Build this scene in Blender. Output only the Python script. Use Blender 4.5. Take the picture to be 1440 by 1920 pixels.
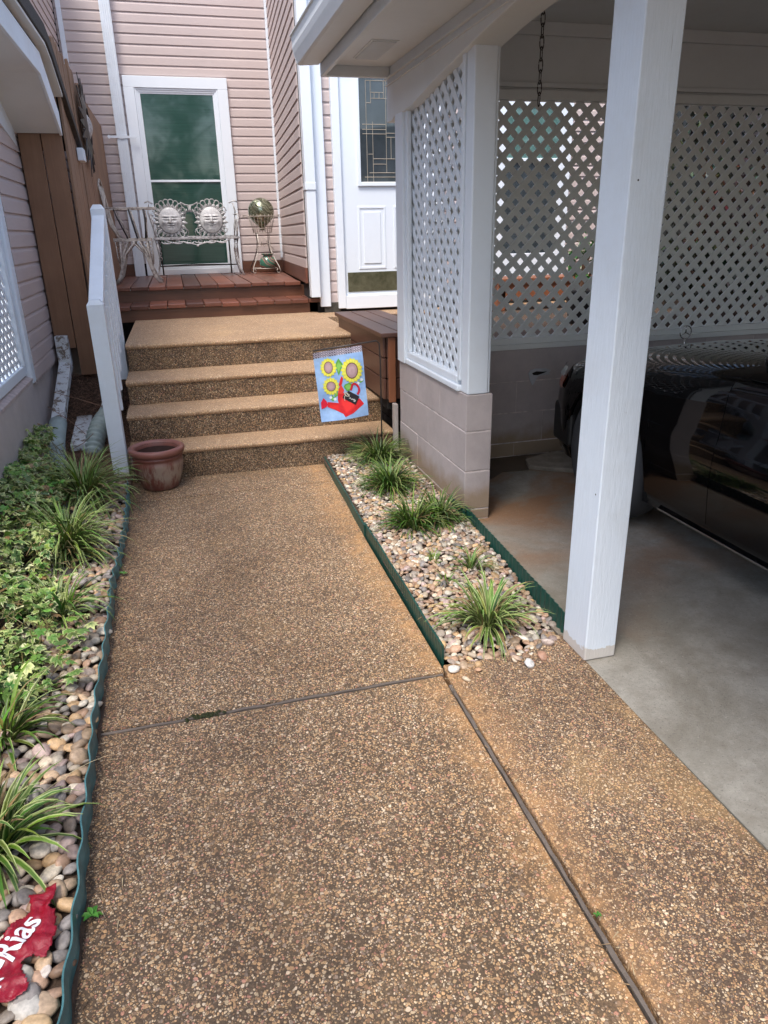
import bpy, bmesh, math, random
from mathutils import Vector, Matrix, noise
random.seed(7)
PI = math.pi
scn = bpy.context.scene
for o in list(bpy.data.objects): bpy.data.objects.remove(o)
COL = scn.collection

# ------------------------------------------------------------------ camera
cd = bpy.data.cameras.new('camera'); cam = bpy.data.objects.new('camera', cd); COL.objects.link(cam)
R = [[0.9638064406, -0.2658575955, -0.0199219466],
     [0.1143301653, 0.3446584933, 0.9317398437],
     [-0.2408438464, -0.9002945417, 0.3625796185]]
cam.matrix_world = Matrix(((R[0][0], R[1][0], R[2][0], 0), (R[0][1], R[1][1], R[2][1], 0),
                           (R[0][2], R[1][2], R[2][2], 1.43), (0, 0, 0, 1)))
cd.sensor_fit = 'VERTICAL'; cd.sensor_height = 36; cd.sensor_width = 27
cd.lens = 1348.758 / 1920 * 36
cd.clip_start = 0.02; cd.clip_end = 3000
scn.camera = cam

# ------------------------------------------------------------------ world, sun, exposure
SUN_EL, SUN_AZ = math.radians(62), math.radians(215)     # azimuth measured clockwise from +Y
w = bpy.data.worlds.new('World'); scn.world = w; w.use_nodes = True
nt = w.node_tree; bg = nt.nodes['Background']
sky = nt.nodes.new('ShaderNodeTexSky'); sky.sky_type = 'NISHITA'; sky.sun_disc = False
sky.sun_elevation = SUN_EL; sky.sun_rotation = SUN_AZ; sky.air_density = 1.0; sky.dust_density = 2.6; sky.ozone_density = 1.0
nt.links.new(sky.outputs[0], bg.inputs[0]); bg.inputs[1].default_value = 0.15
sl = bpy.data.lights.new('sun', 'SUN'); sun = bpy.data.objects.new('sun', sl); COL.objects.link(sun)
sl.energy = 1.5; sl.angle = math.radians(18); sl.color = (1.0, 0.97, 0.93)
d = Vector((math.sin(SUN_AZ) * math.cos(SUN_EL), math.cos(SUN_AZ) * math.cos(SUN_EL), math.sin(SUN_EL)))
sun.rotation_euler = d.to_track_quat('Z', 'Y').to_euler(); sun.location = (0, -3, 8)
scn.view_settings.view_transform = 'Standard'; scn.view_settings.look = 'None'
scn.view_settings.exposure = 1.2; scn.view_settings.gamma = 1
scn.render.engine = 'CYCLES'
scn.cycles.max_bounces = 8; scn.cycles.diffuse_bounces = 5

# ------------------------------------------------------------------ materials
class NT:
    def __init__(s, name):
        s.m = bpy.data.materials.new(name); s.m.use_nodes = True
        s.t = s.m.node_tree; s.b = s.t.nodes['Principled BSDF']; s.co = s.n('ShaderNodeTexCoord').outputs['Object']
    def n(s, t): return s.t.nodes.new(t)
    def l(s, a, b): s.t.links.new(a, b)
    def set(s, node, k, v):
        if hasattr(v, 'is_output') or hasattr(v, 'node'): s.l(v, node.inputs[k])
        else: node.inputs[k].default_value = v
    def noise(s, scale, detail=4, rough=.6, vec=None, stretch=None, dist=0):
        n = s.n('ShaderNodeTexNoise'); n.inputs['Scale'].default_value = scale; n.inputs['Detail'].default_value = detail
        n.inputs['Roughness'].default_value = rough; n.inputs['Distortion'].default_value = dist
        s.l(s.map(stretch, vec), n.inputs['Vector']); return n.outputs['Fac']
    def map(s, stretch=None, vec=None):
        v = vec if vec is not None else s.co
        if stretch is None: return v
        mp = s.n('ShaderNodeMapping'); mp.inputs['Scale'].default_value = stretch; s.l(v, mp.inputs['Vector']); return mp.outputs[0]
    def voro(s, scale, feat='F1', vec=None, stretch=None, rnd=1.0):
        n = s.n('ShaderNodeTexVoronoi'); n.feature = feat; n.inputs['Scale'].default_value = scale
        n.inputs['Randomness'].default_value = rnd
        s.l(s.map(stretch, vec), n.inputs['Vector']); return n
    def ramp(s, fac, stops, interp='LINEAR'):
        r = s.n('ShaderNodeValToRGB'); r.color_ramp.interpolation = interp; e = r.color_ramp.elements
        while len(e) < len(stops): e.new(.5)
        for i, (p, c) in enumerate(stops):
            e[i].position = p; e[i].color = (c[0], c[1], c[2], 1) if not isinstance(c, (int, float)) else (c, c, c, 1)
        s.l(fac, r.inputs[0]); return r.outputs[0]
    def mix(s, fac, a, b, mode='MIX'):
        m = s.n('ShaderNodeMix'); m.data_type = 'RGBA'; m.blend_type = mode
        for k, v in ((0, fac), (6, a), (7, b)):
            if isinstance(v, (int, float)): m.inputs[k].default_value = v
            elif isinstance(v, tuple): m.inputs[k].default_value = (v[0], v[1], v[2], 1)
            else: s.l(v, m.inputs[k])
        return m.outputs[2]
    def math(s, op, a, b=0):
        m = s.n('ShaderNodeMath'); m.operation = op
        for k, v in ((0, a), (1, b)):
            if isinstance(v, (int, float)): m.inputs[k].default_value = v
            else: s.l(v, m.inputs[k])
        return m.outputs[0]
    def bump(s, h, strength=.3, dist=.002, normal=None):
        b = s.n('ShaderNodeBump'); b.inputs['Strength'].default_value = strength; b.inputs['Distance'].default_value = dist
        s.l(h, b.inputs['Height'])
        if normal is not None: s.l(normal, b.inputs['Normal'])
        s.l(b.outputs[0], s.b.inputs['Normal']); return b.outputs[0]
    def base(s, c):
        if isinstance(c, tuple): s.b.inputs['Base Color'].default_value = (c[0], c[1], c[2], 1)
        else: s.l(c, s.b.inputs['Base Color'])
    def rough(s, r):
        if isinstance(r, (int, float)): s.b.inputs['Roughness'].default_value = r
        else: s.l(r, s.b.inputs['Roughness'])

def plain(name, c, r=.5, metal=0, var=.12, scale=8, bump=0, bscale=60, coat=0, spec=None):
    m = NT(name); f = m.noise(scale, 5)
    lo = tuple(x * (1 - var) for x in c); hi = tuple(min(1, x * (1 + var)) for x in c)
    m.base(m.ramp(f, [(.3, lo), (.7, hi)])); m.rough(r); m.b.inputs['Metallic'].default_value = metal
    if coat: m.b.inputs['Coat Weight'].default_value = coat; m.b.inputs['Coat Roughness'].default_value = .03
    if spec is not None: m.b.inputs['Specular IOR Level'].default_value = spec
    if bump: m.bump(m.noise(bscale, 4), bump, .002)
    return m.m

def aggregate(name, matrix, stones, dark, scale=105, stain=(.52, .32, .13), tan=.0, orange=.25, clay=False, gain=1.0):
    m = NT(name)
    warp = m.n('ShaderNodeVectorMath'); warp.operation = 'ADD'
    nz = m.n('ShaderNodeTexNoise'); nz.inputs['Scale'].default_value = 60; nz.inputs['Detail'].default_value = 1; m.l(m.co, nz.inputs['Vector'])
    sc = m.n('ShaderNodeVectorMath'); sc.operation = 'SCALE'; sc.inputs['Scale'].default_value = .009; m.l(nz.outputs['Color'], sc.inputs[0])
    m.l(m.co, warp.inputs[0]); m.l(sc.outputs[0], warp.inputs[1]); v = warp.outputs[0]
    c1 = m.voro(scale, 'F1', v); e1 = m.voro(scale, 'DISTANCE_TO_EDGE', v)
    c2 = m.voro(scale * 1.75, 'F1', v); e2 = m.voro(scale * 1.75, 'DISTANCE_TO_EDGE', v)
    def layer(c, e, gap, dens):
        sep = m.n('ShaderNodeSeparateColor'); m.l(c.outputs['Color'], sep.inputs[0])
        col = m.ramp(sep.outputs[0], stones, 'CONSTANT')
        br = m.ramp(sep.outputs[2], [(0, .55 * gain), (1, 1.18 * gain)])
        col = m.mix(1, col, br, 'MULTIPLY')
        on = m.ramp(sep.outputs[1], [(dens, 0.0), (dens + .02, 1.0)])
        edge = m.ramp(e.outputs['Distance'], [(gap * .6, 0.0), (gap * .6 + .06, 1.0)])
        edge = m.mix(1, edge, m.ramp(c.outputs['Distance'], [(.45, 1.0), (.56, 0.0)]), 'MULTIPLY')
        return col, m.mix(1, on, edge, 'MULTIPLY')
    ca, fa = layer(c2, e2, .10, .10)
    cb, fb = layer(c1, e1, .10, .60)
    grime = m.noise(2.6, 8, .72, dist=.4)
    mat = m.mix(m.ramp(m.noise(170, 6, .8), [(.35, 0.0), (.65, 1.0)]), tuple(x * .55 for x in matrix), tuple(x * 2.0 for x in matrix))
    col = m.mix(fa, mat, ca); col = m.mix(fb, col, cb)
    dk = m.ramp(grime, [(.42, 0.0), (.68, dark)])
    col = m.mix(dk, col, m.mix(1, col, (.50, .44, .38), 'MULTIPLY'))
    og = m.ramp(m.noise(1.9, 7, .7, vec=m.map((1, .6, 1))), [(.52, 0.0), (.75, orange)])
    col = m.mix(og, col, stain)
    if clay:      # washed out clay along the wood strip, darker silt with painted crevice shade along the left edging
        sep = m.n('ShaderNodeSeparateXYZ'); m.l(m.co, sep.inputs[0])
        dx = m.math('ABSOLUTE', m.math('SUBTRACT', m.math('ADD', sep.outputs[0], m.math('MULTIPLY', m.noise(4, 6, .7), .22)), .85))
        cl = m.ramp(dx, [(.01, .55), (.14, .0)])
        cl = m.mix(1, cl, m.ramp(m.noise(16, 9, .85), [(.42, .12), (.58, 1.0)]), 'MULTIPLY')
        col = m.mix(cl, col, (.56, .30, .12))
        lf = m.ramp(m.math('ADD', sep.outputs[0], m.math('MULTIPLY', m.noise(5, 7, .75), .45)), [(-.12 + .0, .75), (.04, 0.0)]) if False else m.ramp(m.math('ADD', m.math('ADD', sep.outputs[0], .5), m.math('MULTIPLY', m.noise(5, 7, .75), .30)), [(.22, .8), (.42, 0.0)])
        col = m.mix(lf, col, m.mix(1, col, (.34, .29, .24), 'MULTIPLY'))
    if tan: col = m.mix(m.ramp(m.noise(5, 8, .8), [(.3, tan * .6), (.7, tan)]), col, (.62, .41, .25))
    m.base(col); m.rough(.75)
    h = m.mix(1, m.mix(fa, (0, 0, 0), m.ramp(e2.outputs['Distance'], [(.05, .2), (.4, .6)])), m.mix(fb, (0, 0, 0), (.6, .6, .6)), 'ADD')
    m.bump(h, .55, .003)
    return m.m

def wood(name, c1, c2, rough=.6, grain=(40, 3, 40), bump=.25, coat=0, wear=None, boards=0):
    m = NT(name)
    g = m.noise(1.2, 6, .65, vec=m.map(grain), dist=1.5)
    v = m.noise(2.2, 3)
    col = m.mix(g, c1, c2); col = m.mix(m.ramp(v, [(.35, 0.0), (.75, .55)]), col, tuple(x * .55 for x in c1))
    if boards:
        sep = m.n('ShaderNodeSeparateXYZ'); m.l(m.co, sep.inputs[0]); wn_ = m.n('ShaderNodeTexWhiteNoise'); wn_.noise_dimensions = '1D'
        m.l(m.math('FLOOR', m.math('DIVIDE', m.math('ADD', sep.outputs[0], boards[0]), boards[1])), wn_.inputs['W'])
        col = m.mix(1, col, m.ramp(wn_.outputs['Value'], [(0, (.62, .58, .58)), (.5, (1.0, 1.0, 1.0)), (1, (1.55, 1.35, 1.25))]), 'MULTIPLY')
    if wear: col = m.mix(m.ramp(m.noise(14, 8, .75), [(.60, 0.0), (.66, .9)]), col, wear)
    m.base(col); m.rough(rough); m.bump(g, bump, .003)
    if coat: m.b.inputs['Coat Weight'].default_value = coat; m.b.inputs['Coat Roughness'].default_value = .25
    return m.m

def paint_white(name, c=(.73, .78, .83), dirt=.35, grain=(30, 30, 2), bump=.14, foot=False):
    m = NT(name)
    f = m.noise(3.5, 8, .7); s = m.noise(1, 5, .6, vec=m.map(grain))
    col = m.mix(m.ramp(f, [(.45, 0.0), (.8, dirt)]), c, (.50, .50, .47))
    col = m.mix(m.ramp(m.noise(22, 8, .8), [(.66, 0.0), (.70, dirt * .8)]), col, (.36, .35, .31))
    if foot:
        sep = m.n('ShaderNodeSeparateXYZ'); m.l(m.co, sep.inputs[0])
        fz = m.math('ADD', sep.outputs[2], m.math('MULTIPLY', m.noise(18, 6, .7), -.09))
        col = m.mix(m.ramp(fz, [(-.060, .6), (-.035, 0.0)]), col, (.50, .40, .28))
        ck = m.noise(1, 4, .6, vec=m.map((70, 70, 2.2)), dist=.6); col = m.mix(m.ramp(ck, [(.735, 0.0), (.76, .8)]), col, (.20, .18, .16))
    m.base(col); m.rough(.55); m.bump(s, bump, .002); return m.m

STONES = [(0, (.54, .35, .18)), (.17, (.36, .21, .11)), (.3, (.66, .49, .30)), (.44, (.24, .155, .095)), (.54, (.54, .33, .17)),
          (.66, (.74, .58, .40)), (.76, (.32, .235, .17)), (.84, (.62, .38, .19)), (.93, (.54, .27, .18))]
M = {}
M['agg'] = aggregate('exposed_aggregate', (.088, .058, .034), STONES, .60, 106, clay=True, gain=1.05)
M['agg2'] = aggregate('exposed_aggregate_fine', (.085, .055, .036), STONES, .6, 120, orange=.5, clay=True)
M['agg_step'] = aggregate('step_aggregate', (.050, .034, .020), STONES, .8, 112, orange=.2, gain=.86)  # riser tone: mildew plus the shade of upright faces, painted into the colour
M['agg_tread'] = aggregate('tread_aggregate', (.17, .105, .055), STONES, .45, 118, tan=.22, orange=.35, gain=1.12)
M['white'] = paint_white('white_paint')
M['white_v'] = paint_white('white_rough_timber', (.70, .76, .82), .35, (90, 90, 14), .9, True)
M['white_clean'] = paint_white('white_trim', (.76, .81, .86), .10, (20, 20, 20), .05)
M['soffit'] = paint_white('soffit_paint', (.66, .67, .66), .35, (10, 10, 10), .1)
M['cream'] = paint_white('lattice_paint', (.70, .71, .69), .35, (20, 20, 20), .1)
M['latw'] = paint_white('lattice_white', (.72, .77, .82), .25, (20, 20, 20), .1)
M['peel'] = (lambda m: (m.base(m.mix(m.ramp(m.noise(16, 8, .8), [(.53, 0.0), (.57, 1.0)]), (.66, .68, .68), (.20, .15, .11))), m.rough(.7), m.bump(m.noise(16, 8, .8), .5, .004), m.m))(NT('peeling_paint'))[3]
def siding_mat():
    m = NT('siding_paint')
    g = m.noise(1, 6, .7, vec=m.map((6, 6, 90)), dist=.6)
    col = m.mix(g, (.48, .395, .37), (.58, .485, .455)); col = m.mix(m.ramp(m.noise(1.3, 6), [(.4, 0.0), (.8, .35)]), col, (.40, .335, .325))
    m.base(col); m.rough(.6); m.bump(g, .35, .0015); return m.m
M['siding'] = siding_mat()
def block_mat(name, c, base_dirt=(.28, .20, .12)):
    m = NT(name)
    f = m.noise(5, 8, .7); col = m.mix(m.ramp(f, [(.35, 0.0), (.7, 1.0)]), c, tuple(x * .82 for x in c))
    sep = m.n('ShaderNodeSeparateXYZ'); m.l(m.co, sep.inputs[0])
    zz = m.math('ADD', sep.outputs[2], m.math('MULTIPLY', m.noise(6, 6), -.22))
    low = m.ramp(zz, [(.0, .85), (.10, 0.0)])
    col = m.mix(low, col, base_dirt)
    m.base(col); m.rough(.75); m.bump(m.noise(70, 6, .7), .6, .003); return m.m
M['block'] = block_mat('painted_block', (.46, .40, .385))
M['stucco'] = block_mat('stucco', (.54, .475, .445))
M['mortar'] = plain('mortar', (.55, .48, .45), .85, bump=.8, var=.4, scale=14)
def concrete_mat():
    m = NT('carport_concrete')
    a = m.noise(1.6, 8, .68, dist=.5); b = m.noise(9, 8, .75); f = m.noise(160, 3)
    col = m.mix(m.ramp(a, [(.38, 0.0), (.62, 1.0)]), (.235, .215, .175), (.39, .365, .315))
    col = m.mix(m.ramp(b, [(.45, 0.0), (.72, .62)]), col, (.15, .125, .09)); col = m.mix(m.ramp(m.noise(34, 8, .85), [(.35, .0), (.65, .45)]), col, (.20, .185, .155))
    sep = m.n('ShaderNodeSeparateXYZ'); m.l(m.co, sep.inputs[0])
    # rust and clay stain washed in beside the pillar
    near = m.ramp(m.math('ADD', m.math('MULTIPLY', sep.outputs[1], .22), m.math('MULTIPLY', m.noise(2.2, 6), .5)), [(.72, 0.0), (1.02, 1.0)])
    rust = m.ramp(m.noise(2.2, 8, .6, dist=.8), [(.38, 0.0), (.56, .85)])
    col = m.mix(m.mix(1, near, rust, 'MULTIPLY'), col, (.27, .135, .060))
    col = m.mix(m.ramp(f, [(.60, 0.0), (.68, .6)]), col, (.11, .10, .085)); col = m.mix(m.ramp(m.noise(90, 6, .8), [(.60, 0.0), (.68, .5)]), col, (.55, .52, .46))
    m.base(col); m.rough(m.ramp(a, [(.3, .55), (.7, .8)])); m.bump(m.noise(110, 8, .8), .5, .003); return m.m
M['concrete'] = concrete_mat()
M['damp'] = plain('damp_concrete', (.075, .055, .038), .35, var=.3, bump=.3)
M['chunk'] = plain('broken_concrete', (.26, .225, .18), .8, var=.3, scale=12, bump=.6)
def soil_mat():
    m = NT('soil'); f = m.noise(30, 8, .8)
    m.base(m.ramp(f, [(.3, (.035, .022, .014)), (.7, (.11, .065, .04))])); m.rough(.9); m.bump(f, .8, .01); return m.m
M['soil'] = soil_mat()
M['fence'] = wood('fence_board', (.20, .098, .050), (.33, .175, .095), .65, (28, 28, 1.6), .35)
M['fence_y'] = wood('fence_board_side', (.20, .11, .062), (.34, .20, .12), .7, (28, 28, 1.6), .4)
M['deck'] = wood('deck_board', (.105, .036, .022), (.225, .088, .052), .42, (40, 2.5, 40), .5, .2, boards=(1.0035, .165))
M['deckx'] = wood('deck_fascia', (.075, .026, .014), (.20, .085, .044), .35, (1.2, 30, 22), .3, .35)
M['plant_box'] = wood('planter_wood', (.075, .032, .020), (.13, .055, .034), .5, (30, 3, 30), .35, .15)
M['box_post'] = wood('planter_post', (.20, .07, .03), (.30, .11, .05), .5, (40, 40, 3), .3)
M['strip'] = wood('weathered_strip', (.09, .07, .055), (.22, .18, .15), .85, (60, 60, 60), .6)
M['shingle'] = plain('shingle', (.045, .040, .036), .85, bump=.6, bscale=220, var=.3, scale=40)
M['teal'] = plain('teal_plastic', (.070, .185, .195), .35, var=.4, scale=14, bump=.1)
M['green'] = plain('green_plastic', (.012, .060, .045), .42, var=.25, scale=9, bump=.1)
M['chain'] = plain('rusty_iron', (.028, .020, .017), .6, .6)
def pot_mat():
    m = NT('glazed_terracotta'); st = m.noise(1, 6, .7, vec=m.map((22, 22, 3)))
    sep = m.n('ShaderNodeSeparateXYZ'); m.l(m.co, sep.inputs[0])
    zone = m.ramp(sep.outputs[2], [(.02, .3), (.08, 1.0), (.16, .8), (.19, .05)])
    col = m.mix(m.noise(9, 5), (.12, .036, .026), (.20, .070, .050))
    worn = m.ramp(st, [(.44, 0.0), (.56, .9)])
    m.base(m.mix(m.mix(1, worn, zone, 'MULTIPLY'), col, (.34, .27, .21))); m.rough(.38); return m.m
M['pot'] = pot_mat()
M['rim_pot'] = plain('pot_rim_glaze', (.21, .082, .062), .4, var=.2)
M['metal_aged'] = (lambda m: (m.base(m.mix(m.ramp(m.noise(24, 7, .75), [(.42, 0.0), (.62, 1.0)]), (.56, .55, .54), (.17, .16, .16))), m.rough(.5), m.bump(m.noise(70, 4), .3, .002), m.m))(NT('aged_silver_cast_metal'))[3]
M['metal_cream'] = (lambda m: (m.base(m.mix(m.ramp(m.noise(18, 7, .75), [(.46, 0.0), (.64, .9)]), (.52, .47, .41), (.13, .09, .07))), m.rough(.5), m.m))(NT('aged_cream_metal'))[2]
M['wire'] = plain('aged_wire', (.40, .34, .29), .45, .3, var=.4, scale=30)
M['dark_metal'] = plain('dark_iron', (.05, .045, .045), .45, .5)
M['black'] = plain('black_paint', (.002, .002, .0024), .03, var=0, spec=.42)
M['black_trim'] = plain('black_trim', (.012, .012, .012), .45)
M['rubber'] = plain('tyre_rubber', (.040, .040, .042), .75, bump=.2)
M['rim'] = plain('alloy', (.32, .32, .33), .35, .8)
M['chrome'] = plain('chrome', (.60, .60, .60), .12, 1.0, var=.03)
M['amber'] = plain('amber_lens', (.35, .07, .03), .15, coat=.6)
M['lens'] = plain('headlight_lens', (.30, .31, .32), .12, .3, coat=.8)
M['car_glass'] = plain('car_glass', (.010, .012, .013), .03, coat=1, var=0)
M['inside'] = plain('car_interior', (.20, .18, .16), .7)
M['brass'] = (lambda m: (m.base(m.ramp(m.noise(14, 4), [(.3, (.13, .125, .07)), (.7, (.25, .24, .15))])), m.rough(.35), m.b.inputs['Metallic'].__setattr__('default_value', .7), m.m))(NT('tarnished_brass'))[3]
M['came'] = plain('brass_came', (.45, .40, .32), .35, .3)
M['blind'] = (lambda m: (m.base(m.ramp(m.noise(1, 3, vec=m.map((2, 2, 120))), [(.3, (.020, .058, .047)), (.7, (.032, .084, .068))])), m.rough(.06), m.b.inputs['Specular IOR Level'].__setattr__('default_value', .75), m.b.inputs['Coat Weight'].__setattr__('default_value', .55), m.m))(NT('green_blind_behind_glass'))[4]
M['teal_glass'] = plain('teal_window', (.10, .19, .17), .07, coat=.6, var=.2)
M['leaded'] = plain('leaded_glass', (.040, .050, .056), .05, coat=.7, var=.4, scale=4)
M['dark'] = plain('dark_gap', (.012, .010, .009), .9)
M['pink_ledge'] = plain('ledge_paint', (.48, .39, .36), .75, var=.25, scale=25, bump=.5)
M['pipe'] = plain('corrugated_pipe', (.36, .43, .41), .5, var=.25)
M['needles'] = plain('dry_needles', (.26, .145, .09), .8, var=.5, scale=30)
M['bag'] = (lambda m: (m.base(m.mix(m.ramp(m.noise(35, 6, .75), [(.58, 0.0), (.72, .35)]), (.27, .006, .020), (.60, .16, .19))), m.rough(.28), m.bump(m.noise(28, 6, .7, dist=1), .8, .006), m.m))(NT('red_plastic_film'))[3]
M['ink'] = plain('white_print', (.78, .79, .82), .35)

def vcol(name, attr='Col', rough=.5, bump=0, bscale=60, var=.15, sss=0, vscale=25):
    m = NT(name); a = m.n('ShaderNodeVertexColor'); a.layer_name = attr
    f = m.ramp(m.noise(vscale, 5), [(.3, 1 - var), (.7, 1 + var)])
    m.base(m.mix(1, a.outputs[0], f, 'MULTIPLY')); m.rough(rough)
    if bump: m.bump(m.noise(bscale, 4), bump, .002)
    return m.m
M['pebble'] = vcol('river_stone', rough=.55, var=.3, vscale=90, bump=.15)
M['patina'] = vcol('dark_patina_on_silver', rough=.45, var=.22, vscale=40)
M['leafv'] = vcol('leaf_surface', rough=.42, var=.15)
M['leafv'].node_tree.nodes['Principled BSDF'].inputs['Specular IOR Level'].default_value = .35
M['print'] = vcol('printed_cloth', rough=.8, var=.10, vscale=40)

# ------------------------------------------------------------------ mesh helpers
class MB:
    def __init__(s): s.v = []; s.f = []; s.c = []; s.mi = []
    def add(s, vs, fs, col=None, mi=0):
        k = len(s.v); s.v += [tuple(p) for p in vs]; s.f += [tuple(i + k for i in f) for f in fs]
        s.mi += [mi] * len(fs)
        if col is None: col = (1, 1, 1)
        s.c += [col] * len(vs) if isinstance(col, tuple) else list(col)
        return s
    def box(s, x0, x1, y0, y1, z0, z1, col=None, mi=0):
        return s.add([(x0, y0, z0), (x1, y0, z0), (x1, y1, z0), (x0, y1, z0), (x0, y0, z1), (x1, y0, z1), (x1, y1, z1), (x0, y1, z1)],
                     [(0, 3, 2, 1), (4, 5, 6, 7), (0, 1, 5, 4), (1, 2, 6, 5), (2, 3, 7, 6), (3, 0, 4, 7)], col, mi)
    def prism(s, poly, a, b, axis='x', col=None, mi=0):
        n = len(poly)
        def P(p, t): return {'x': (t, p[0], p[1]), 'y': (p[0], t, p[1]), 'z': (p[0], p[1], t)}[axis]
        vs = [P(p, a) for p in poly] + [P(p, b) for p in poly]
        fs = [tuple(range(n)), tuple(range(2 * n - 1, n - 1, -1))] + [(i, i + n, (i + 1) % n + n, (i + 1) % n) for i in range(n)]
        return s.add(vs, fs, col, mi)
    def tube(s, pts, r, n=6, col=None, mi=0, closed=False, flat=1):
        pts = [Vector(p) for p in pts]; N = len(pts); rr = r if isinstance(r, (list, tuple)) else [r] * N
        vs = []; up = Vector((0.013, .021, 1))
        for i, p in enumerate(pts):
            if closed: t = pts[(i + 1) % N] - pts[i - 1]
            else: t = pts[min(i + 1, N - 1)] - pts[max(i - 1, 0)]
            if t.length < 1e-9: t = Vector((0, 0, 1))
            t.normalize(); a = t.cross(up)
            if a.length < .05: a = t.cross(Vector((1, .02, 0)))
            a.normalize(); b = a.cross(t)
            for k in range(n):
                th = 2 * PI * k / n; vs.append(p + a * (math.cos(th) * rr[i] * flat) + b * (math.sin(th) * rr[i]))
        fs = []
        for i in range(N if closed else N - 1):
            j = (i + 1) % N
            for k in range(n): fs.append((i * n + k, i * n + (k + 1) % n, j * n + (k + 1) % n, j * n + k))
        if not closed: fs += [tuple(range(n))[::-1], tuple((N - 1) * n + k for k in range(n))]
        return s.add(vs, fs, col, mi)
    def lathe(s, prof, cx, cy, n=40, col=None, mi=0):
        vs = [(cx + r * math.cos(2 * PI * k / n), cy + r * math.sin(2 * PI * k / n), z) for r, z in prof for k in range(n)]
        fs = [(i * n + k, i * n + (k + 1) % n, (i + 1) * n + (k + 1) % n, (i + 1) * n + k) for i in range(len(prof) - 1) for k in range(n)]
        return s.add(vs, fs, col, mi)
    def obox(s, c, ax, ay, az, hx, hy, hz, col=None, mi=0):
        c = Vector(c); vs = [c + ax * (sx * hx) + ay * (sy * hy) + az * (sz * hz) for sz in (-1, 1) for sx, sy in ((-1, -1), (1, -1), (1, 1), (-1, 1))]
        return s.add(vs, [(0, 3, 2, 1), (4, 5, 6, 7), (0, 1, 5, 4), (1, 2, 6, 5), (2, 3, 7, 6), (3, 0, 4, 7)], col, mi)
    def build(s, name, mat, parent=None, smooth=False, bevel=0, kind=None, label=None, seg=2, fix=True):
        me = bpy.data.meshes.new(name)
        off = Vector((0, 0, 0))
        p = parent
        while p is not None: off += p.location; p = p.parent
        me.from_pydata([tuple(Vector(v) - off) for v in s.v], [], s.f)
        for mm in (mat if isinstance(mat, list) else [mat]): me.materials.append(mm)
        if isinstance(mat, list): me.polygons.foreach_set('material_index', s.mi)
        if any(c != (1, 1, 1) for c in s.c[:400]) or len(s.c) > 400 and mat in (M['pebble'], M['leafv'], M['print']):
            a = me.color_attributes.new('Col', 'FLOAT_COLOR', 'POINT')
            a.data.foreach_set('color', [x for c in s.c for x in (c[0], c[1], c[2], 1.0)])
        if fix:
            b = bmesh.new(); b.from_mesh(me); bmesh.ops.recalc_face_normals(b, faces=b.faces); b.to_mesh(me); b.free()
        if smooth: me.polygons.foreach_set('use_smooth', [True] * len(me.polygons))
        o = bpy.data.objects.new(name, me); COL.objects.link(o)
        if parent is not None: o.parent = parent
        if bevel:
            md = o.modifiers.new('bevel', 'BEVEL'); md.width = bevel; md.segments = seg; md.limit_method = 'ANGLE'; md.angle_limit = math.radians(40)
        if kind: o['kind'] = kind
        if label: o['label'] = label
        return o

def B(*a): return MB().box(*a)
def thing(name, label, cat, loc=(0, 0, 0), group=None):
    o = bpy.data.objects.new(name, None); COL.objects.link(o); o.location = loc; o.empty_display_size = .1
    o['label'] = label; o['category'] = cat
    if group: o['group'] = group
    return o
def tag(o, label, cat, group=None, kind=None):
    o['label'] = label; o['category'] = cat
    if group: o['group'] = group
    if kind: o['kind'] = kind
    return o
def arc(fn, a, b, n): return [fn(a + (b - a) * i / n) for i in range(n + 1)]
def lerp(a, b, t): return a + (b - a) * t

# ------------------------------------------------------------------ SETTING: ground, path slabs, carport slab
B(-900, 900, -900, 900, -.5, -.07).build('ground', M['soil'], kind='structure')
def slab(name, mat, poly, z0=-.065, z1=0.0):
    b = MB().prism(poly, z0, z1, 'z'); return b.build(name, mat, kind='structure', bevel=.006)
slab('path', M['agg'], [(-.42, -2.5), (.713, -2.5), (.715, .8), (.728, 1.989), (-.43, 1.991)])
slab('path', M['agg'], [(-.43, 2.015), (.745, 2.013), (.765, 3.2), (.80, 4.16), (-.43, 4.14)])
slab('path', M['agg'], [(-.43, 4.155), (.80, 4.175), (.82, 4.60), (-.43, 4.60)])
slab('path', M['agg2'], [(.740, -2.5), (1.232, -2.5), (1.236, 1.2), (1.246, 1.93), (1.25, 2.12), (1.0, 2.04), (.752, 2.05), (.744, 1.98)])
B(1.24, 7.0, -3.0, 4.30, -.065, -.002).build('driveway', M['concrete'], kind='structure')
# weathered wood expansion strips in the joints
def strip(name, pts, wdt, label, seed):
    rnd = random.Random(seed); b = MB(); L = []; Rr = []
    P = []
    for (a, c) in zip(pts[:-1], pts[1:]):
        n = max(2, int((Vector(c) - Vector(a)).length / .04))
        P += [Vector(a).lerp(Vector(c), i / n) for i in range(n)]
    P.append(Vector(pts[-1]))
    for i, p in enumerate(P):
        t = (P[min(i + 1, len(P) - 1)] - P[max(i - 1, 0)]).normalized(); nn = Vector((-t.y, t.x))
        k = wdt * rnd.uniform(.6, 1.1); L.append(p + nn * k / 2); Rr.append(p - nn * k / 2)
    vs = []
    for l, r in zip(L, Rr):
        z = -.003 + rnd.uniform(-.003, .003); vs += [(l.x, l.y, z), (r.x, r.y, z), (l.x, l.y, -.05), (r.x, r.y, -.05)]
    fs = []
    for i in range(len(L) - 1):
        a = i * 4; fs += [(a, a + 1, a + 5, a + 4), (a, a + 4, a + 6, a + 2), (a + 1, a + 3, a + 7, a + 5)]
    b.add(vs, fs); return tag(b.build(name, M['strip']), label, 'joint strip')
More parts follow.
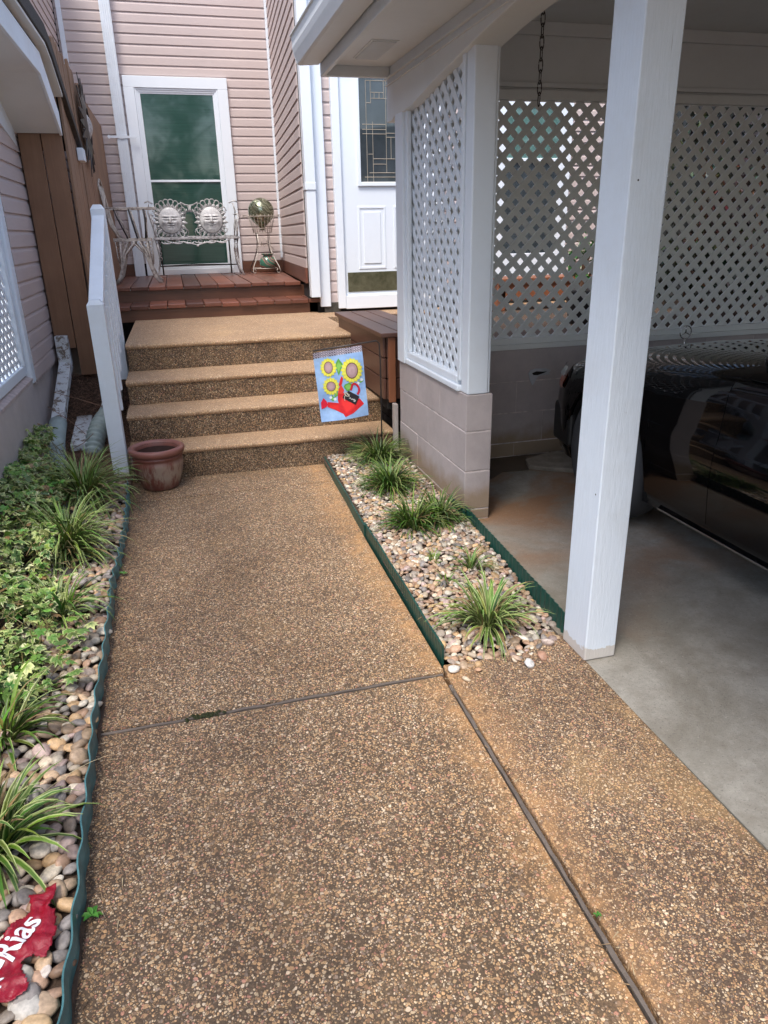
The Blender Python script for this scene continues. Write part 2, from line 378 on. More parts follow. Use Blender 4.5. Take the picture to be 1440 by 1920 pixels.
strip('expansion_strip', [(-.40, 2.004), (.735, 2.001)], .013, 'weathered grey wood strip set in the cross joint between the two walkway slabs', 1)
strip('expansion_strip', [(.736, 1.93), (.729, 1.2), (.727, .8), (.727, -1.5)], .012, 'long weathered wood strip in the joint running towards the viewer beside the right hand slab', 2)
# moss lump in the joint
mo = MB()
for i in range(60):
    a = random.gauss(-.07, .03); c = random.gauss(2.0, .006); r = random.uniform(.004, .009)
    mo.add([(a + r * math.cos(t) , c + r * math.sin(t), .001) for t in (0, 1.57, 3.14, 4.71)] + [(a, c, r * .9)], [(0, 1, 4), (1, 2, 4), (2, 3, 4), (3, 0, 4)], (.03, .035, .012))
o = mo.build('moss', M['leafv']); tag(o, 'dark green moss grown in the cross joint of the walkway', 'moss', kind='stuff')

# ------------------------------------------------------------------ concrete steps and landing
st = thing('concrete_steps', 'four pebbled concrete steps climbing from the walkway to the landing', 'steps', (.43, 4.55, 0))
ys = [4.53, 4.795, 5.115, 5.52, 7.9]; zs = [.19, .364, .525, .712]
XL, XR = -.405, 1.285
for k in range(4):
    y0, z1 = ys[k], zs[k]; z0 = 0 if k == 0 else zs[k - 1]
    wob = random.Random(k)
    # riser block
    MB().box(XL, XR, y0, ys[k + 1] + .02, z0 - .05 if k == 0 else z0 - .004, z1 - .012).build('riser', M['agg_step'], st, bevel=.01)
    b = MB(); n = 36; vs = []; prof = [(-.004, -.030), (-.010, -.020), (-.010, -.008), (-.002, .0), (.03, .002), (ys[k + 1] - y0 + .03, .002)]
    for i in range(n + 1):
        x = lerp(XL - .004, XR + .004, i / n); dz = noise.noise(Vector((x * 3, k * 7.1, 0))) * .004; dy = noise.noise(Vector((x * 9, k * 3.3, 5))) * .006
        for (py, pz) in prof: vs.append((x, y0 + py + (dy if py < .1 else 0), z1 + pz + dz * (1 if py < .1 else 0)))
    m_ = len(prof); fs = [(i * m_ + j, (i + 1) * m_ + j, (i + 1) * m_ + j + 1, i * m_ + j + 1) for i in range(n) for j in range(m_ - 1)]
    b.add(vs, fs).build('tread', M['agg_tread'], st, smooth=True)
B(1.295, 6.2, 6.75, 7.9, .55, .708).build('landing', M['agg_tread'], kind='structure')
B(1.64, 6.2, 4.45, 6.74, .55, .704).build('terrace_floor', M['soil'], kind='structure')
B(1.64, 6.2, 4.46, 7.9, -.06, .549).build('terrace_base', M['stucco'], kind='structure')

# ------------------------------------------------------------------ siding walls (real lap boards)
CO = .1016
def siding(name, p0, p1, z0, z1, parent, nx, ny):
    """boards run from p0 to p1, the weather side faces (nx, ny)"""
    b = MB(); n = int(math.ceil((z1 - z0) / CO))
    for k in range(n):
        z = z0 + k * CO
        prof = [(.0, z), (.016, z), (.0135, z + .070), (.011, z + .078), (.0055, z + .088), (.004, z + CO), (.0, z + CO)]
        vs = []
        for (px, py) in (p0, p1):
            for o_, zz in prof: vs.append((px + nx * o_, py + ny * o_, zz))
        m_ = len(prof); b.add(vs, [(j, j + m_, j + 1 + m_, j + 1) for j in range(m_ - 1)] + [tuple(range(m_)), tuple(range(2 * m_ - 1, m_ - 1, -1))])
    return b.build(name, M['siding'], parent)
H_TOP = 4.7
house = thing('house', 'taupe lap sided house with white window and white front door behind the porch', 'house', (.4, 9.9, 0))
siding('siding', (-.95, 9.85), (1.37, 9.85), 1.125, H_TOP, house, 0, -1)
B(-.97, 1.5, 9.851, 10.0, -.05, H_TOP).build('wall', M['dark'], house)
siding('siding', (1.365, 9.85), (1.222, 7.2), 1.125, H_TOP, house, -1, -.054)
MB().prism([(1.222, 7.2), (1.366, 9.85), (1.50, 9.85), (1.50, 7.2)], .55, H_TOP, 'z').build('wall', M['dark'], house)
siding('siding', (1.40, 7.19), (7.0, 7.19), .80, 3.3, house, 0, -1)
B(1.30, 7.0, 7.191, 7.3, .50, 3.3).build('wall', M['dark'], house)
# foundation under the door wall
B(1.36, 1.52, 7.15, 7.19, .60, .80).build('foundation', plain('mossy_foundation', (.055, .05, .04), .9, var=.5, scale=20, bump=.5), house)
# inner corner trim with split caulk, outer corner board
MB().box(1.325, 1.365, 9.80, 9.832, 1.15, H_TOP).build('corner_trim', M['white'], house, bevel=.003)
B(1.322, 1.422, 7.135, 7.185, .765, H_TOP).build('corner_board', M['white_clean'], house, bevel=.004)
B(-.925, -.875, 9.80, 9.832, 1.0, H_TOP).build('corner_trim', M['white'], house, bevel=.003)
# window on the back wall
wn = MB(); X0, X1, Z0, Z1 = -.338, .828, 1.03, 3.141; Yw = 9.834
for (a, b_, c, e) in ((X0, X0 + .118, Z0 + .02, Z1 - .118), (X1 - .118, X1, Z0 + .02, Z1 - .118), (X0, X1, Z1 - .118, Z1), (X0, X1, Z0 - .045, Z0 + .02)):
    wn.box(a, b_, Yw - .035, Yw + .012, c, e)
W = wn.build('window', M['white_clean'], house, bevel=.004)
W.name = 'window'
fr = MB(); a, b_, c, e = X0 + .119, X1 - .119, Z0 + .02, Z1 - .119
for i, t in enumerate((.018, .020, .018)):
    dz = sum((.018, .020, .018)[:i]); yy = Yw - .026 + .007 * i
    fr.box(a + dz, a + dz + t, yy, Yw + .012, c + dz, e - dz); fr.box(b_ - dz - t, b_ - dz, yy, Yw + .012, c + dz, e - dz)
    fr.box(a + dz + t, b_ - dz - t, yy, Yw + .012, e - dz - t, e - dz); fr.box(a + dz + t, b_ - dz - t, yy, Yw + .012, c + dz, c + dz + t)
fr.box(a + .056, b_ - .056, Yw - .016, Yw + .01, 2.04, 2.064)
fr.build('window_frame', M['white_clean'], W, bevel=.002)
B(a + .055, b_ - .055, Yw - .004, Yw + .008, c + .055, 2.041).build('pane', M['blind'], W)
B(a + .055, b_ - .055, Yw - .008, Yw + .008, 2.063, e - .055).build('pane', M['blind'], W)
# rain pipe at the left of the window with a strap
dp = thing('downspout', 'white square downspout strapped to the back wall left of the window', 'downspout', (-.42, 9.78, .97))
b = MB(); b.box(-.478, -.362, 9.755, 9.833, .98, H_TOP)
for k in range(5): b.box(-.470 + k * .022, -.458 + k * .022, 9.751, 9.7549, .98, H_TOP)
b.build('pipe', M['white'], dp, bevel=.003)
b = MB(); pts = [(-.58, 0), (-.565, .022), (-.545, .012), (-.48, .013), (-.42, .019), (-.36, .013), (-.30, .012), (-.275, .022), (-.255, 0), (-.275, -.022), (-.30, -.012), (-.36, -.013), (-.42, -.019), (-.48, -.013), (-.545, -.012), (-.565, -.022)]
b.prism([(x, 2.512 + z) for x, z in pts], 9.742, 9.7505, 'y'); b.build('strap', M['white_clean'], dp)
dp = thing('downspout', 'white downspout on the porch corner left of the front door', 'downspout', (1.27, 7.1, .84))
MB().box(1.224, 1.316, 7.075, 7.183, 1.86, H_TOP).box(1.219, 1.318, 7.070, 7.183, 1.80, 1.862).box(1.226, 1.314, 7.078, 7.183, .86, 1.80).build('pipe', M['white_clean'], dp, bevel=.004)
# front door
dr = MB(); DX0, DX1, DZ0, DZ1 = 1.572, 2.49, .86, 2.80; Yd = 7.165
Dr = B(DX0, DX1, Yd - .012, Yd + .02, DZ0, DZ1).build('door', M['white_clean'], house, bevel=.003)
b = MB(); b.box(1.497, 1.571, 7.12, 7.19, .742, 2.88); b.box(2.491, 2.565, 7.12, 7.19, .742, 2.88); b.box(1.572, 2.49, 7.12, 7.19, 2.801, 2.88)
b.build('door_frame', M['white_clean'], Dr, bevel=.005)
B(DX0, DX1, Yd - .045, Yd + .02, .735, .858).build('threshold', M['white_clean'], Dr, bevel=.004)
B(DX0 + .03, DX1 - .03, Yd - .019, Yd - .0125, .892, 1.072).build('kick_plate', M['brass'], Dr)
gl = MB(); GX0, GX1, GZ0, GZ1 = 1.758, 2.305, 1.868, 2.73
for (a, b_, c, e) in ((GX0 - .03, GX0, GZ0 - .035, GZ1 + .03), (GX1, GX1 + .03, GZ0 - .035, GZ1 + .03), (GX0, GX1, GZ0 - .035, GZ0), (GX0, GX1, GZ1, GZ1 + .03)):
    gl.box(a, b_, Yd - .032, Yd - .0125, c, e)
gl.build('glass_frame', M['white_clean'], Dr, bevel=.004)
G = B(GX0 - .002, GX1 + .002, Yd - .020, Yd - .0125, GZ0 - .002, GZ1 + .002).build('pane', M['leaded'], Dr)
gx = lambda u: GX0 + .02 + (u - 135) * .00128
gz = lambda v: 2.70 - (v - 60) * .00104
cm = MB()
for (u0, v0, u1, v1) in ((170, 66, 170, 860), (205, 66, 205, 235), (300, 66, 300, 195), (315, 66, 315, 785), (350, 500, 350, 672), (215, 380, 215, 860),
                         (135, 860, 600, 860), (170, 66, 600, 66), (205, 155, 300, 155), (205, 200, 340, 200), (232, 155, 232, 200), (268, 155, 268, 200), (170, 235, 205, 235), (140, 400, 310, 400), (140, 440, 315, 440), (315, 468, 520, 468),
                         (140, 475, 315, 475), (315, 500, 520, 500), (180, 635, 215, 635), (215, 672, 520, 672), (215, 715, 315, 715), (185, 785, 560, 785), (150, 820, 560, 820), (520, 66, 520, 860), (480, 66, 480, 672)):
    cm.tube([(gx(u0), Yd - .0215, gz(v0)), (gx(u1), Yd - .0215, gz(v1))], .0026, 4)
cm.build('came', M['came'], Dr)
pn = MB()
for (a, b_) in ((1.72, 1.99), (2.07, 2.34)):
    for c, e, t in ((a, b_, 0),):
        pn.prism([(a + .00, 1.66), (b_, 1.66), (b_, 1.10), (a, 1.10), (a, 1.64), (a + .02, 1.64), (a + .02, 1.12), (b_ - .02, 1.12), (b_ - .02, 1.64), (a, 1.6401)], Yd - .018, Yd - .0125, 'y')
        pn.box(a + .05, b_ - .05, Yd - .019, Yd - .0125, 1.15, 1.61)
pn.build('panel', M['white_clean'], Dr, bevel=.006, fix=False)
MB().lathe([(.0, 0), (.024, .002), (.03, .02), (.02, .04), (.01, .045), (.01, .06)], 2.42, 7.10, 16).build('handle', M['brass'], Dr, smooth=True)
# second window of the house, seen through the carport lattice
W = MB()
for (a, b_, c, e) in ((3.07, 3.20, .96, 2.62), (3.775, 3.90, .96, 2.62), (3.20, 3.775, 2.52, 2.62), (3.20, 3.775, .96, 1.20), (3.20, 3.775, 2.045, 2.075)):
    W.box(a, b_, 7.13, 7.17, c, e)
W = W.build('window', M['white_clean'], house, bevel=.004)
B(3.20, 3.775, 7.150, 7.165, 1.20, 2.045).build('pane', M['leaded'], W); B(3.20, 3.775, 7.145, 7.165, 2.075, 2.52).build('pane', M['teal_glass'], W)
B(4.30, 4.42, 7.12, 7.17, .75, 3.0).build('corner_board', M['white_clean'], house)
B(5.0, 5.1, 7.12, 7.17, .75, 3.0).build('corner_board', M['white_clean'], house)
# skirting boards round the porch floor
B(-.62, -.480, 9.80, 9.832, .985, 1.12).build('skirting', M['deckx'], house, bevel=.003); B(.832, 1.37, 9.80, 9.832, .985, 1.12).build('skirting', M['deckx'], house, bevel=.003)
MB().prism([(1.200, 7.20), (1.345, 9.80), (1.372, 9.80), (1.222, 7.20)], .985, 1.125, 'z').build('skirting', M['deck'], house)

# ------------------------------------------------------------------ porch deck
dk = thing('porch_deck', 'stained reddish brown timber deck with a lower step in front of the window wall', 'deck', (.4, 7.2, .712))
b = MB(); rnd = random.Random(3)
x = -.60; k = 0
while x < 1.36:
    w_ = .158; xe = x + w_; lean = .053
    y0 = 7.60 + rnd.uniform(-.008, .008); z = .984 + rnd.uniform(-.003, .003)
    xa = min(xe, 1.215)
    if x < 1.20: b.prism([(x, y0), (xa, y0), (min(xe, 1.21) + (.05 if xe > 1.1 else 0), 9.80), (x, 9.80)], z - .036, z, 'z')
    else: b.prism([(1.215, 8.0), (1.33, 9.80), (1.22, 9.80)], z - .036, z, 'z')
    x = xe + .007
b.build('decking', M['deck'], dk, bevel=.005)
B(-.62, 1.25, 7.63, 7.67, .72, .947).build('fascia', M['deckx'], dk)
b = MB(); x = -.60
while x < 1.33:
    xe = min(x + .158, 1.345); y0 = 7.175 + rnd.uniform(-.010, .006); z = .843 + rnd.uniform(-.004, .004)
    b.box(x, xe, y0, 7.629, z - .037, z); x = xe + .007
b.build('step_board', M['deck'], dk, bevel=.005)
B(-.61, 1.335, 7.20, 7.24, .700, .805).build('step_fascia', M['deckx'], dk)
x = -.60
while x < 1.3:
    for y_, z_ in ((7.615, .957), (7.19, .818)): MB().tube([(x + .1615, y_, z_), (x + .1615, y_ + .022, z_)], .005, 6).build('screw', M['chrome'], dk)
    x += .165

# ------------------------------------------------------------------ carport on the right
cp = thing('carport', 'open carport of taupe block half walls, cream soffit and white lattice panels', 'carport', (3.2, 2.6, 0))
def blocks(name, x0, x1, y0, y1, tops, along, parent, L=.40, seed=1):
    b = MB(); core = MB(); prev = 0.0; g = .003
    for k, t in enumerate(reversed(tops)):
        z0, z1 = prev, t; prev = t
        a0, a1 = (y0, y1) if along == 'y' else (x0, x1)
        s = a0 + (0 if k % 2 else -L / 2)
        while s < a1 - .001:
            u0, u1 = max(s, a0), min(s + L, a1); s += L
            if u1 - u0 < .03: continue
            e0 = 0 if u0 == a0 else g; e1 = 0 if u1 == a1 else g
            j = random.Random(int(u0 * 1000) + k).uniform(-.0015, .0015)
            if along == 'y': b.box(x0 + j, x1 + j, u0 + e0 * .12, u1 - e1 * .12, z0 + g, z1 - (g if k < len(tops) - 1 else 0))
            else: b.box(u0 + e0 * .12, u1 - e1 * .12, y0 + j, y1 + j, z0 + g, z1 - (g if k < len(tops) - 1 else 0))
    B(x0 + .0025, x1 - .0025, y0 + .0025, y1 - .0025, -.05, tops[0] - .006).build('mortar', M['mortar'], parent)
    return b.build(name, M['block'], parent, bevel=.0035)
TOPS = [.667, .479, .268, .058]
blocks('block_wall', 1.318, 1.458, 3.296, 4.46, TOPS, 'y', cp)
blocks('block_wall', 1.461, 6.2, 4.28, 4.42, [.712, .505, .30, .095], 'x', cp)
# patch of torn mortar on the rear wall
# posts of the panel
b = MB(); b.box(1.300, 1.425, 4.30, 4.44, .668, 2.05)
b.build('post', M['latw'], cp, bevel=.005)
b = MB(); b.box(1.325, 1.432, 3.302, 3.395, .669, 2.22); b.box(1.318, 1.345, 3.40, 3.435, .72, 2.2); b.box(1.433, 1.447, 3.31, 3.385, .669, 2.22)
b.build('post', M['latw'], cp, bevel=.006)
b = MB(); b.box(1.305, 1.44, 3.396, 4.299, .669, .700); b.box(1.318, 1.40, 3.436, 4.299, .700, .742); b.box(1.318, 1.345, 4.262, 4.299, .742, 2.1)
b.build('bottom_rail', M['latw'], cp, bevel=.006)
def lattice(name, mat, parent, plane, a0, a1, z0, z1, d_front, d_back, pitch=.097, wd=.034, th=.0085, first=1, clip=None):
    """slats at 45 degrees; plane 'x' -> coords (y,z) at x; plane 'y' -> coords (x,z) at y"""
    b = MB(); s2 = math.sqrt(.5); hw = wd / 2
    for layer, sgn in ((0, first), (1, -first)):
        dd = d_front if layer == 0 else d_back
        c = (a0 - (z1 - z0) * 1) if sgn > 0 else a0
        c = a0 - (z1 - z0) - pitch; end = a1 + (z1 - z0) + pitch
        while c < end:
            # line: a = c + t*sgn..., z = z0 + t
            if sgn > 0: t0 = max(0, a0 - c); t1 = min(z1 - z0, a1 - c)
            else: t0 = max(0, c - a1); t1 = min(z1 - z0, c - a0)
            if t1 - t0 > .02:
                A0, A1 = (c + sgn * t0, c + sgn * t1); Z0_, Z1_ = z0 + t0, z0 + t1
                if clip:
                    # shorten at the top to stay under the curve
                    n = 24; tt = t0
                    for i in range(n + 1):
                        t = lerp(t0, t1, i / n)
                        if z0 + t <= clip(c + sgn * t): tt = t
                        elif i: break
                    A1 = c + sgn * tt; Z1_ = z0 + tt
                ca, cz = (A0 + A1) / 2, (Z0_ + Z1_) / 2; ln = math.hypot(A1 - A0, Z1_ - Z0_) / 2
                if ln > .02:
                    if plane == 'x': ax = Vector((0, s2 * sgn, s2)); ay = Vector((1, 0, 0)); cc = (dd, ca, cz)
                    else: ax = Vector((s2 * sgn, 0, s2)); ay = Vector((0, 1, 0)); cc = (ca, dd, cz)
                    b.obox(cc, ax, ay, ax.cross(ay), ln, th / 2, hw)
            c += pitch
    return b.build(name, mat, parent)
BOT = [(-1.6, 2.18), (1.6, 2.10), (1.9, 2.06), (2.1, 2.06), (2.3, 2.12), (2.6, 2.18), (2.85, 2.20), (3.11, 2.18), (3.42, 2.145), (3.77, 2.105), (4.12, 2.052), (4.30, 2.045), (4.45, 2.045), (4.50, 2.028), (4.60, 2.028)]
def bz(y):
    for (a, za), (c, zc) in zip(BOT[:-1], BOT[1:]):
        if a <= y <= c: return lerp(za, zc, (y - a) / (c - a))
    return 2.05
lattice('lattice_panel', M['latw'], cp, 'x', 3.405, 4.295, .715, 2.20, 1.352, 1.3585, pitch=.0955, wd=.033, th=.006, first=1, clip=lambda y: bz(y) + .02)
lattice('lattice_panel', M['cream'], cp, 'y', 1.46, 6.2, .76, 2.14, 4.328, 4.3380, first=1)
b = MB(); b.box(1.461, 6.2, 4.268, 4.40, .713, .745); b.box(1.461, 6.2, 4.29, 4.36, .745, .782); b.box(1.461, 6.2, 4.285, 4.36, 2.118, 2.168)
b.build('rail', M['cream'], cp, bevel=.003)
b = MB(); b.box(1.461, 6.2, 4.31, 4.40, 2.168, 2.44); b.box(1.461, 6.2, 4.285, 4.31, 2.18, 2.205); b.box(1.461, 6.2, 4.285, 4.31, 2.435, 2.500)
b.build('header_board', M['soffit'], cp, bevel=.003)
# arched beam
poly = BOT + [(4.60, 2.44), (-1.6, 2.44)]
b = MB(); 
n = len(poly)
b.prism(poly, 1.300, 1.452, 'x'); bm_ = b.build('beam', M['soffit'], cp, bevel=.004)
b = MB(); b.box(1.282, 1.299, -1.6, 4.60, 2.245, 2.252); b.box(1.290, 1.299, -1.6, 4.60, 2.213, 2.2185); b.build('beam_moulding', M['soffit'], cp)
# ceiling, soffit, fascia, gutter, roof
B(1.453, 6.3, -1.6, 4.40, 2.500, 2.52).build('ceiling', M['soffit'], cp)
b = MB(); b.box(.930, 1.299, -1.6, 4.52, 2.300, 2.315); b.build('soffit', M['soffit'], cp)
b = MB(); b.box(.905, .929, -1.6, 4.56, 2.247, 2.40); b.box(.93, 1.299, 4.525, 4.56, 2.247, 2.40)
b.build('fascia', M['soffit'], cp, bevel=.004)
b = MB()
vt = [(1.04, 3.93), (1.18, 3.93), (1.18, 4.33), (1.04, 4.33)]
b.box(1.04, 1.18, 3.93, 4.33, 2.296, 2.2995)
for k in range(18): b.box(1.05, 1.17, 3.945 + k * .0215, 3.955 + k * .0215, 2.290, 2.2958)
b.build('soffit_vent', M['soffit'], cp)
gp = [(.738, 2.425), (.748, 2.425), (.752, 2.395), (.750, 2.372), (.757, 2.345), (.768, 2.318), (.775, 2.300), (.782, 2.296), (.790, 2.293), (.895, 2.300), (.903, 2.42), (.895, 2.42), (.885, 2.306), (.79, 2.302), (.776, 2.32), (.760, 2.37), (.758, 2.415), (.738, 2.432)]
b = MB(); b.prism(gp, -1.6, 4.53, 'y'); b.prism([(.745, 2.425), (.752, 2.395), (.750, 2.372), (.757, 2.345), (.770, 2.300), (.790, 2.293), (.895, 2.300), (.903, 2.425)], 4.53, 4.537, 'y')
b.build('gutter', M['soffit'], cp, bevel=.002)
MB().prism([(.87, 2.43), (6.4, 2.95), (6.4, 3.0), (.87, 2.47)], -1.65, 4.62, 'y').build('roof', M['shingle'], cp)
B(6.2, 6.35, -1.6, 4.42, 0, 2.8).build('wall', M['stucco'], cp)
# front post
b = MB(); pts = [(1.236, 1.922), (1.356, 1.922), (1.356, 2.078), (1.236, 2.078)]
b.prism(pts, .001, 2.062, 'z'); fp = b.build('porch_post', M['white_v'], bevel=.004)
tag(fp, 'thick white timber post standing at the front corner of the carport', 'post')
for (p_, ax_) in (((1.262, 1.9205, 1.55), 'y'), ((1.2345, 1.945, .62), 'x')):
    f_ = (lambda a, c, h: (p_[0] + a, p_[1] - h, p_[2] + c)) if ax_ == 'y' else (lambda a, c, h: (p_[0] - h, p_[1] + a, p_[2] + c))
    MB().add([f_(.003 * math.cos(t), .003 * math.sin(t), 0) for t in [i * PI / 4 for i in range(8)]] + [f_(0, 0, .0015)], [(i, (i + 1) % 8, 8) for i in range(8)]).build('nail_head', M['dark_metal'], fp)

# rough cut grooves near the foot and cracks
# chain
ch = MB(); z = 2.215
for k in range(9):
    L, wv = .0235, .0085; c = Vector((1.462, 2.96, z - k * .0385))
    pts = []
    for i in range(16):
        t = 2 * PI * i / 16; a = math.cos(t) * wv; e = math.sin(t) * L + (1 if math.sin(t) > 0 else -1) * .002
        pts.append(c + (Vector((a, 0, e)) if k % 2 else Vector((0, a, e))))
    ch.tube(pts, .0021, 6, closed=True)
tag(ch.build('hanging_chain', M['chain'], smooth=True), 'rusty iron chain hanging from the carport beam', 'chain')
# dark coil hanging behind the post
b = MB()
for k in range(16):
    z = 2.09 - k * .018; b.tube([(2.905 + .018 * math.cos(t) , 4.235 + .018 * math.sin(t), z + t * .0012) for t in [i * PI / 6 for i in range(12)]], .006 + .003 * math.sin(k / 15 * PI), 6, closed=True)
b.tube([(2.905, 4.235, 2.13), (2.905, 4.235, 1.80)], .012, 8)
tag(b.build('hanging_feeder', M['black_trim'], smooth=True), 'slim ribbed black tube hanging against the rear lattice beside the white post', 'feeder')
# floor things at the back of the carport
b = MB(); b.prism([(1.47, 4.275), (2.6, 4.275), (2.45, 4.15), (2.10, 4.07), (2.02, 3.97), (1.85, 3.99), (1.70, 3.86), (1.47, 3.83)], -.0015, .0015, 'z')
b.build('puddle_stain', M['damp'], kind='structure')
b = MB(); ck = [(2.06, 4.09), (2.30, 4.19), (2.42, 4.10), (2.40, 3.90), (2.26, 3.83), (2.14, 3.90), (2.03, 3.99)]
vs = [(x, y, .0) for x, y in ck] + [(x + random.uniform(-.01, .01), y + random.uniform(-.01, .01), .028 + .01 * (y > 4)) for x, y in ck]
n = len(ck); b.add(vs, [tuple(range(n, 2 * n))] + [(i, (i + 1) % n, (i + 1) % n + n, i + n) for i in range(n)])
tag(b.build('concrete_slab_piece', M['chunk'], bevel=.006), 'flat broken piece of concrete on the carport floor beside the front wheel', 'concrete piece')
b = MB(); prof = [(.0, .0), (.085, .0), (.125, .06), (.145, .13), (.150, .19), (.135, .235), (.12, .26), (.135, .285), (.125, .30), (.10, .28), (.10, .2), (0, .2)]
b.lathe(prof, 1.625, 4.09, 32); tag(b.build('flower_pot', plain('dull_red_pot', (.17, .075, .07), .7, var=.35, bump=.3), smooth=True), 'dull red pot in the shade behind the block pillar', 'flower pot')
b = MB(); cx, cz = 2.21, .52
for i in range(7):
    pass
pl = [(-.075, .035), (-.06, .055), (-.02, .062), (.05, .060), (.085, .045), (.07, .03), (.085, .02), (.03, .018), (-.005, .012), (-.03, -.03), (-.04, -.045), (-.055, -.02), (-.065, .005)]
pk = [(-.05, .035), (-.02, .045), (.03, .04), (.055, .04), (.03, .03), (-.01, .02), (-.04, .022)]
b.prism([(cx + a, cz + c) for a, c in pl], 4.271, 4.281, 'y', mi=0); b.prism([(cx + a, cz + c) for a, c in pk], 4.268, 4.271, 'y', mi=1)
b.build('plaster_patch', [plain('bare_plaster', (.42, .43, .45), .8, var=.2, bump=.6), M['dark']], cp)

# ------------------------------------------------------------------ left building
lb = thing('house', 'neighbouring taupe sided house with white eave and lattice at the left edge', 'house', (-1.2, 5, 0))
siding('siding', (-.970, 5.145), (-.970, 9.84), .575, H_TOP, lb, 1, 0)
B(-1.25, -.971, 5.145, 9.84, .57, H_TOP).build('wall', M['dark'], lb)
B(-1.25, -.985, 5.055, 9.84, -.06, .552).build('foundation', M['stucco'], lb)
B(-1.25, -.962, 5.145, 6.0, .553, .574).build('ledge', M['pink_ledge'], lb)
B(-1.25, -.965, -1.5, 5.05, -.06, .588).build('half_wall', M['stucco'], lb, bevel=.012)
MB().prism([(-1.25, .588), (-.960, .588), (-.960, .602), (-1.02, .628), (-1.25, .628)], -1.5, 5.05, 'y').build('ledge', M['pink_ledge'], lb)
MB().box(-1.078, -.958, 5.035, 5.14, .565, 2.38).build('corner_post', M['white'], lb, bevel=.012, seg=3)
b = MB(); b.box(-1.05, -.985, -1.5, 5.03, .63, .69); b.box(-1.04, -.98, 4.97, 5.03, .69, 2.3); b.build('rail', M['white'], lb, bevel=.005)
lattice('lattice_panel', M['latw'], lb, 'x', 3.0, 4.97, .69, 2.3, -1.005, -1.013, first=-1)
# eave: soffit, fascia and shingles that dip towards the back
SF = [(-1.5, 2.372), (5.39, 2.372), (6.02, 2.115)]
MB().prism(SF + [(6.02, 2.135), (5.39, 2.392), (-1.5, 2.392)], -.955, -.672, 'x').build('soffit', M['soffit'], lb)
MB().prism([(-1.5, 2.365), (5.39, 2.365), (6.02, 2.100), (6.02, 2.245), (5.50, 2.50), (-1.5, 2.50)], -.671, -.652, 'x').build('fascia', M['white'], lb, bevel=.003)
MB().prism([(-1.5, 2.395), (5.39, 2.395), (5.95, 2.165), (5.95, 2.20), (5.5, 2.51), (-1.5, 2.51)], -.968, -.673, 'x').build('eave_filler', M['dark'], lb)
MB().prism([(-1.5, 2.20), (5.10, 2.20), (5.99, 2.03), (5.99, 2.18), (5.39, 2.371), (-1.5, 2.371)], -.969, -.953, 'x').build('frieze_board', M['white'], lb)
b = MB(); P = [(-1.5, 2.512), (5.52, 2.555), (5.72, 2.50), (6.80, 2.075)]; T = [(6.80, 2.125), (5.74, 2.60), (5.50, 2.655), (-1.5, 2.60)]
b.prism(P + T, -.955, -.600, 'x'); b.build('shingle_edge', M['shingle'], lb, bevel=.006)
MB().prism([(-1.5, 2.505), (5.50, 2.535), (5.70, 2.485), (6.03, 2.34), (6.03, 2.36), (5.70, 2.50), (5.50, 2.553), (-1.5, 2.515)], -.670, -.612, 'x').build('drip_edge', M['cream'], lb)
# white batten under the end of the shingles
# brown plank screen
fs_ = thing('plank_screen', 'tall screen of brown vertical planks between the left house and the porch', 'fence', (-.8, 6.05, .6))
fb = [(-.945, -.803, .648), (-.797, -.662, .440)]
for x0, x1, z0 in fb: B(x0, x1, 6.035, 6.060, z0, 2.42).build('plank', M['fence'], fs_, bevel=.003)
y = 6.035; rr = random.Random(5); k = 0
while y < 7.75:
    w_ = .142; z1 = 2.70 + rr.uniform(-.03, .05) - .02 * (k > 7); x = -.652 + rr.uniform(-.004, .004)
    pl = [(y, .44 + rr.uniform(0, .05)), (y + w_ - .004, .46), (y + w_ - .004, z1 - .03 + rr.uniform(-.015, .015)), (y + w_ * .6, z1), (y + .02, z1 - rr.uniform(0, .03))]
    MB().prism(pl, x, x + .019, 'x').build('plank', M['fence_y'], fs_, bevel=.003); y += w_; k += 1
B(-.655, -.632, 7.756, 9.79, 1.0, 2.62).build('plank', M['fence_y'], fs_)
B(-.632, -.585, 6.60, 6.76, 1.995, 2.085).build('batten', M['white'], fs_, bevel=.004)
# sun ornament seen nearly edge on
so = thing('sun_ornament', 'dark metal sun wall ornament hung on the brown plank screen', 'wall ornament', (-.625, 7.35, 2.32))
b = MB(); c = Vector((-.600, 7.35, 2.32))
vs = []; n = 20
for j in range(7):
    r = .13 * j / 6
    for i in range(n): t = 2 * PI * i / n; vs.append((c.x + .055 * math.cos(j / 6 * PI / 2), c.y + r * math.cos(t), c.z + r * math.sin(t)))
b.add(vs, [(j * n + i, j * n + (i + 1) % n, (j + 1) * n + (i + 1) % n, (j + 1) * n + i) for j in range(6) for i in range(n)])
b.build('face', M['metal_aged'], so, smooth=True)
b = MB()
for i in range(18):
    t = 2 * PI * i / 18; L = .40 if i % 2 else .33; w1 = .06
    p = [(.14, -w1 / 2), (.22, -w1 * .6), (L, 0), (.22, w1 * .6), (.14, w1 / 2)]
    vs = [(c.x + .012 + .02 * math.sin(a * 14), c.y + a * math.cos(t) - e * math.sin(t), c.z + a * math.sin(t) + e * math.cos(t)) for a, e in p]
    vs += [(v[0] - .006, v[1], v[2]) for v in vs]; b.add(vs, [(0, 1, 2, 3, 4), (9, 8, 7, 6, 5)] + [(k, k + 5, (k + 1) % 5 + 5, (k + 1) % 5) for k in range(5)])
    b.tube([(c.x + .01, c.y + a * math.cos(t + .17), c.z + a * math.sin(t + .17)) for a in (.13, .26, .36)], .004, 5)
b.build('rays', M['dark_metal'], so)

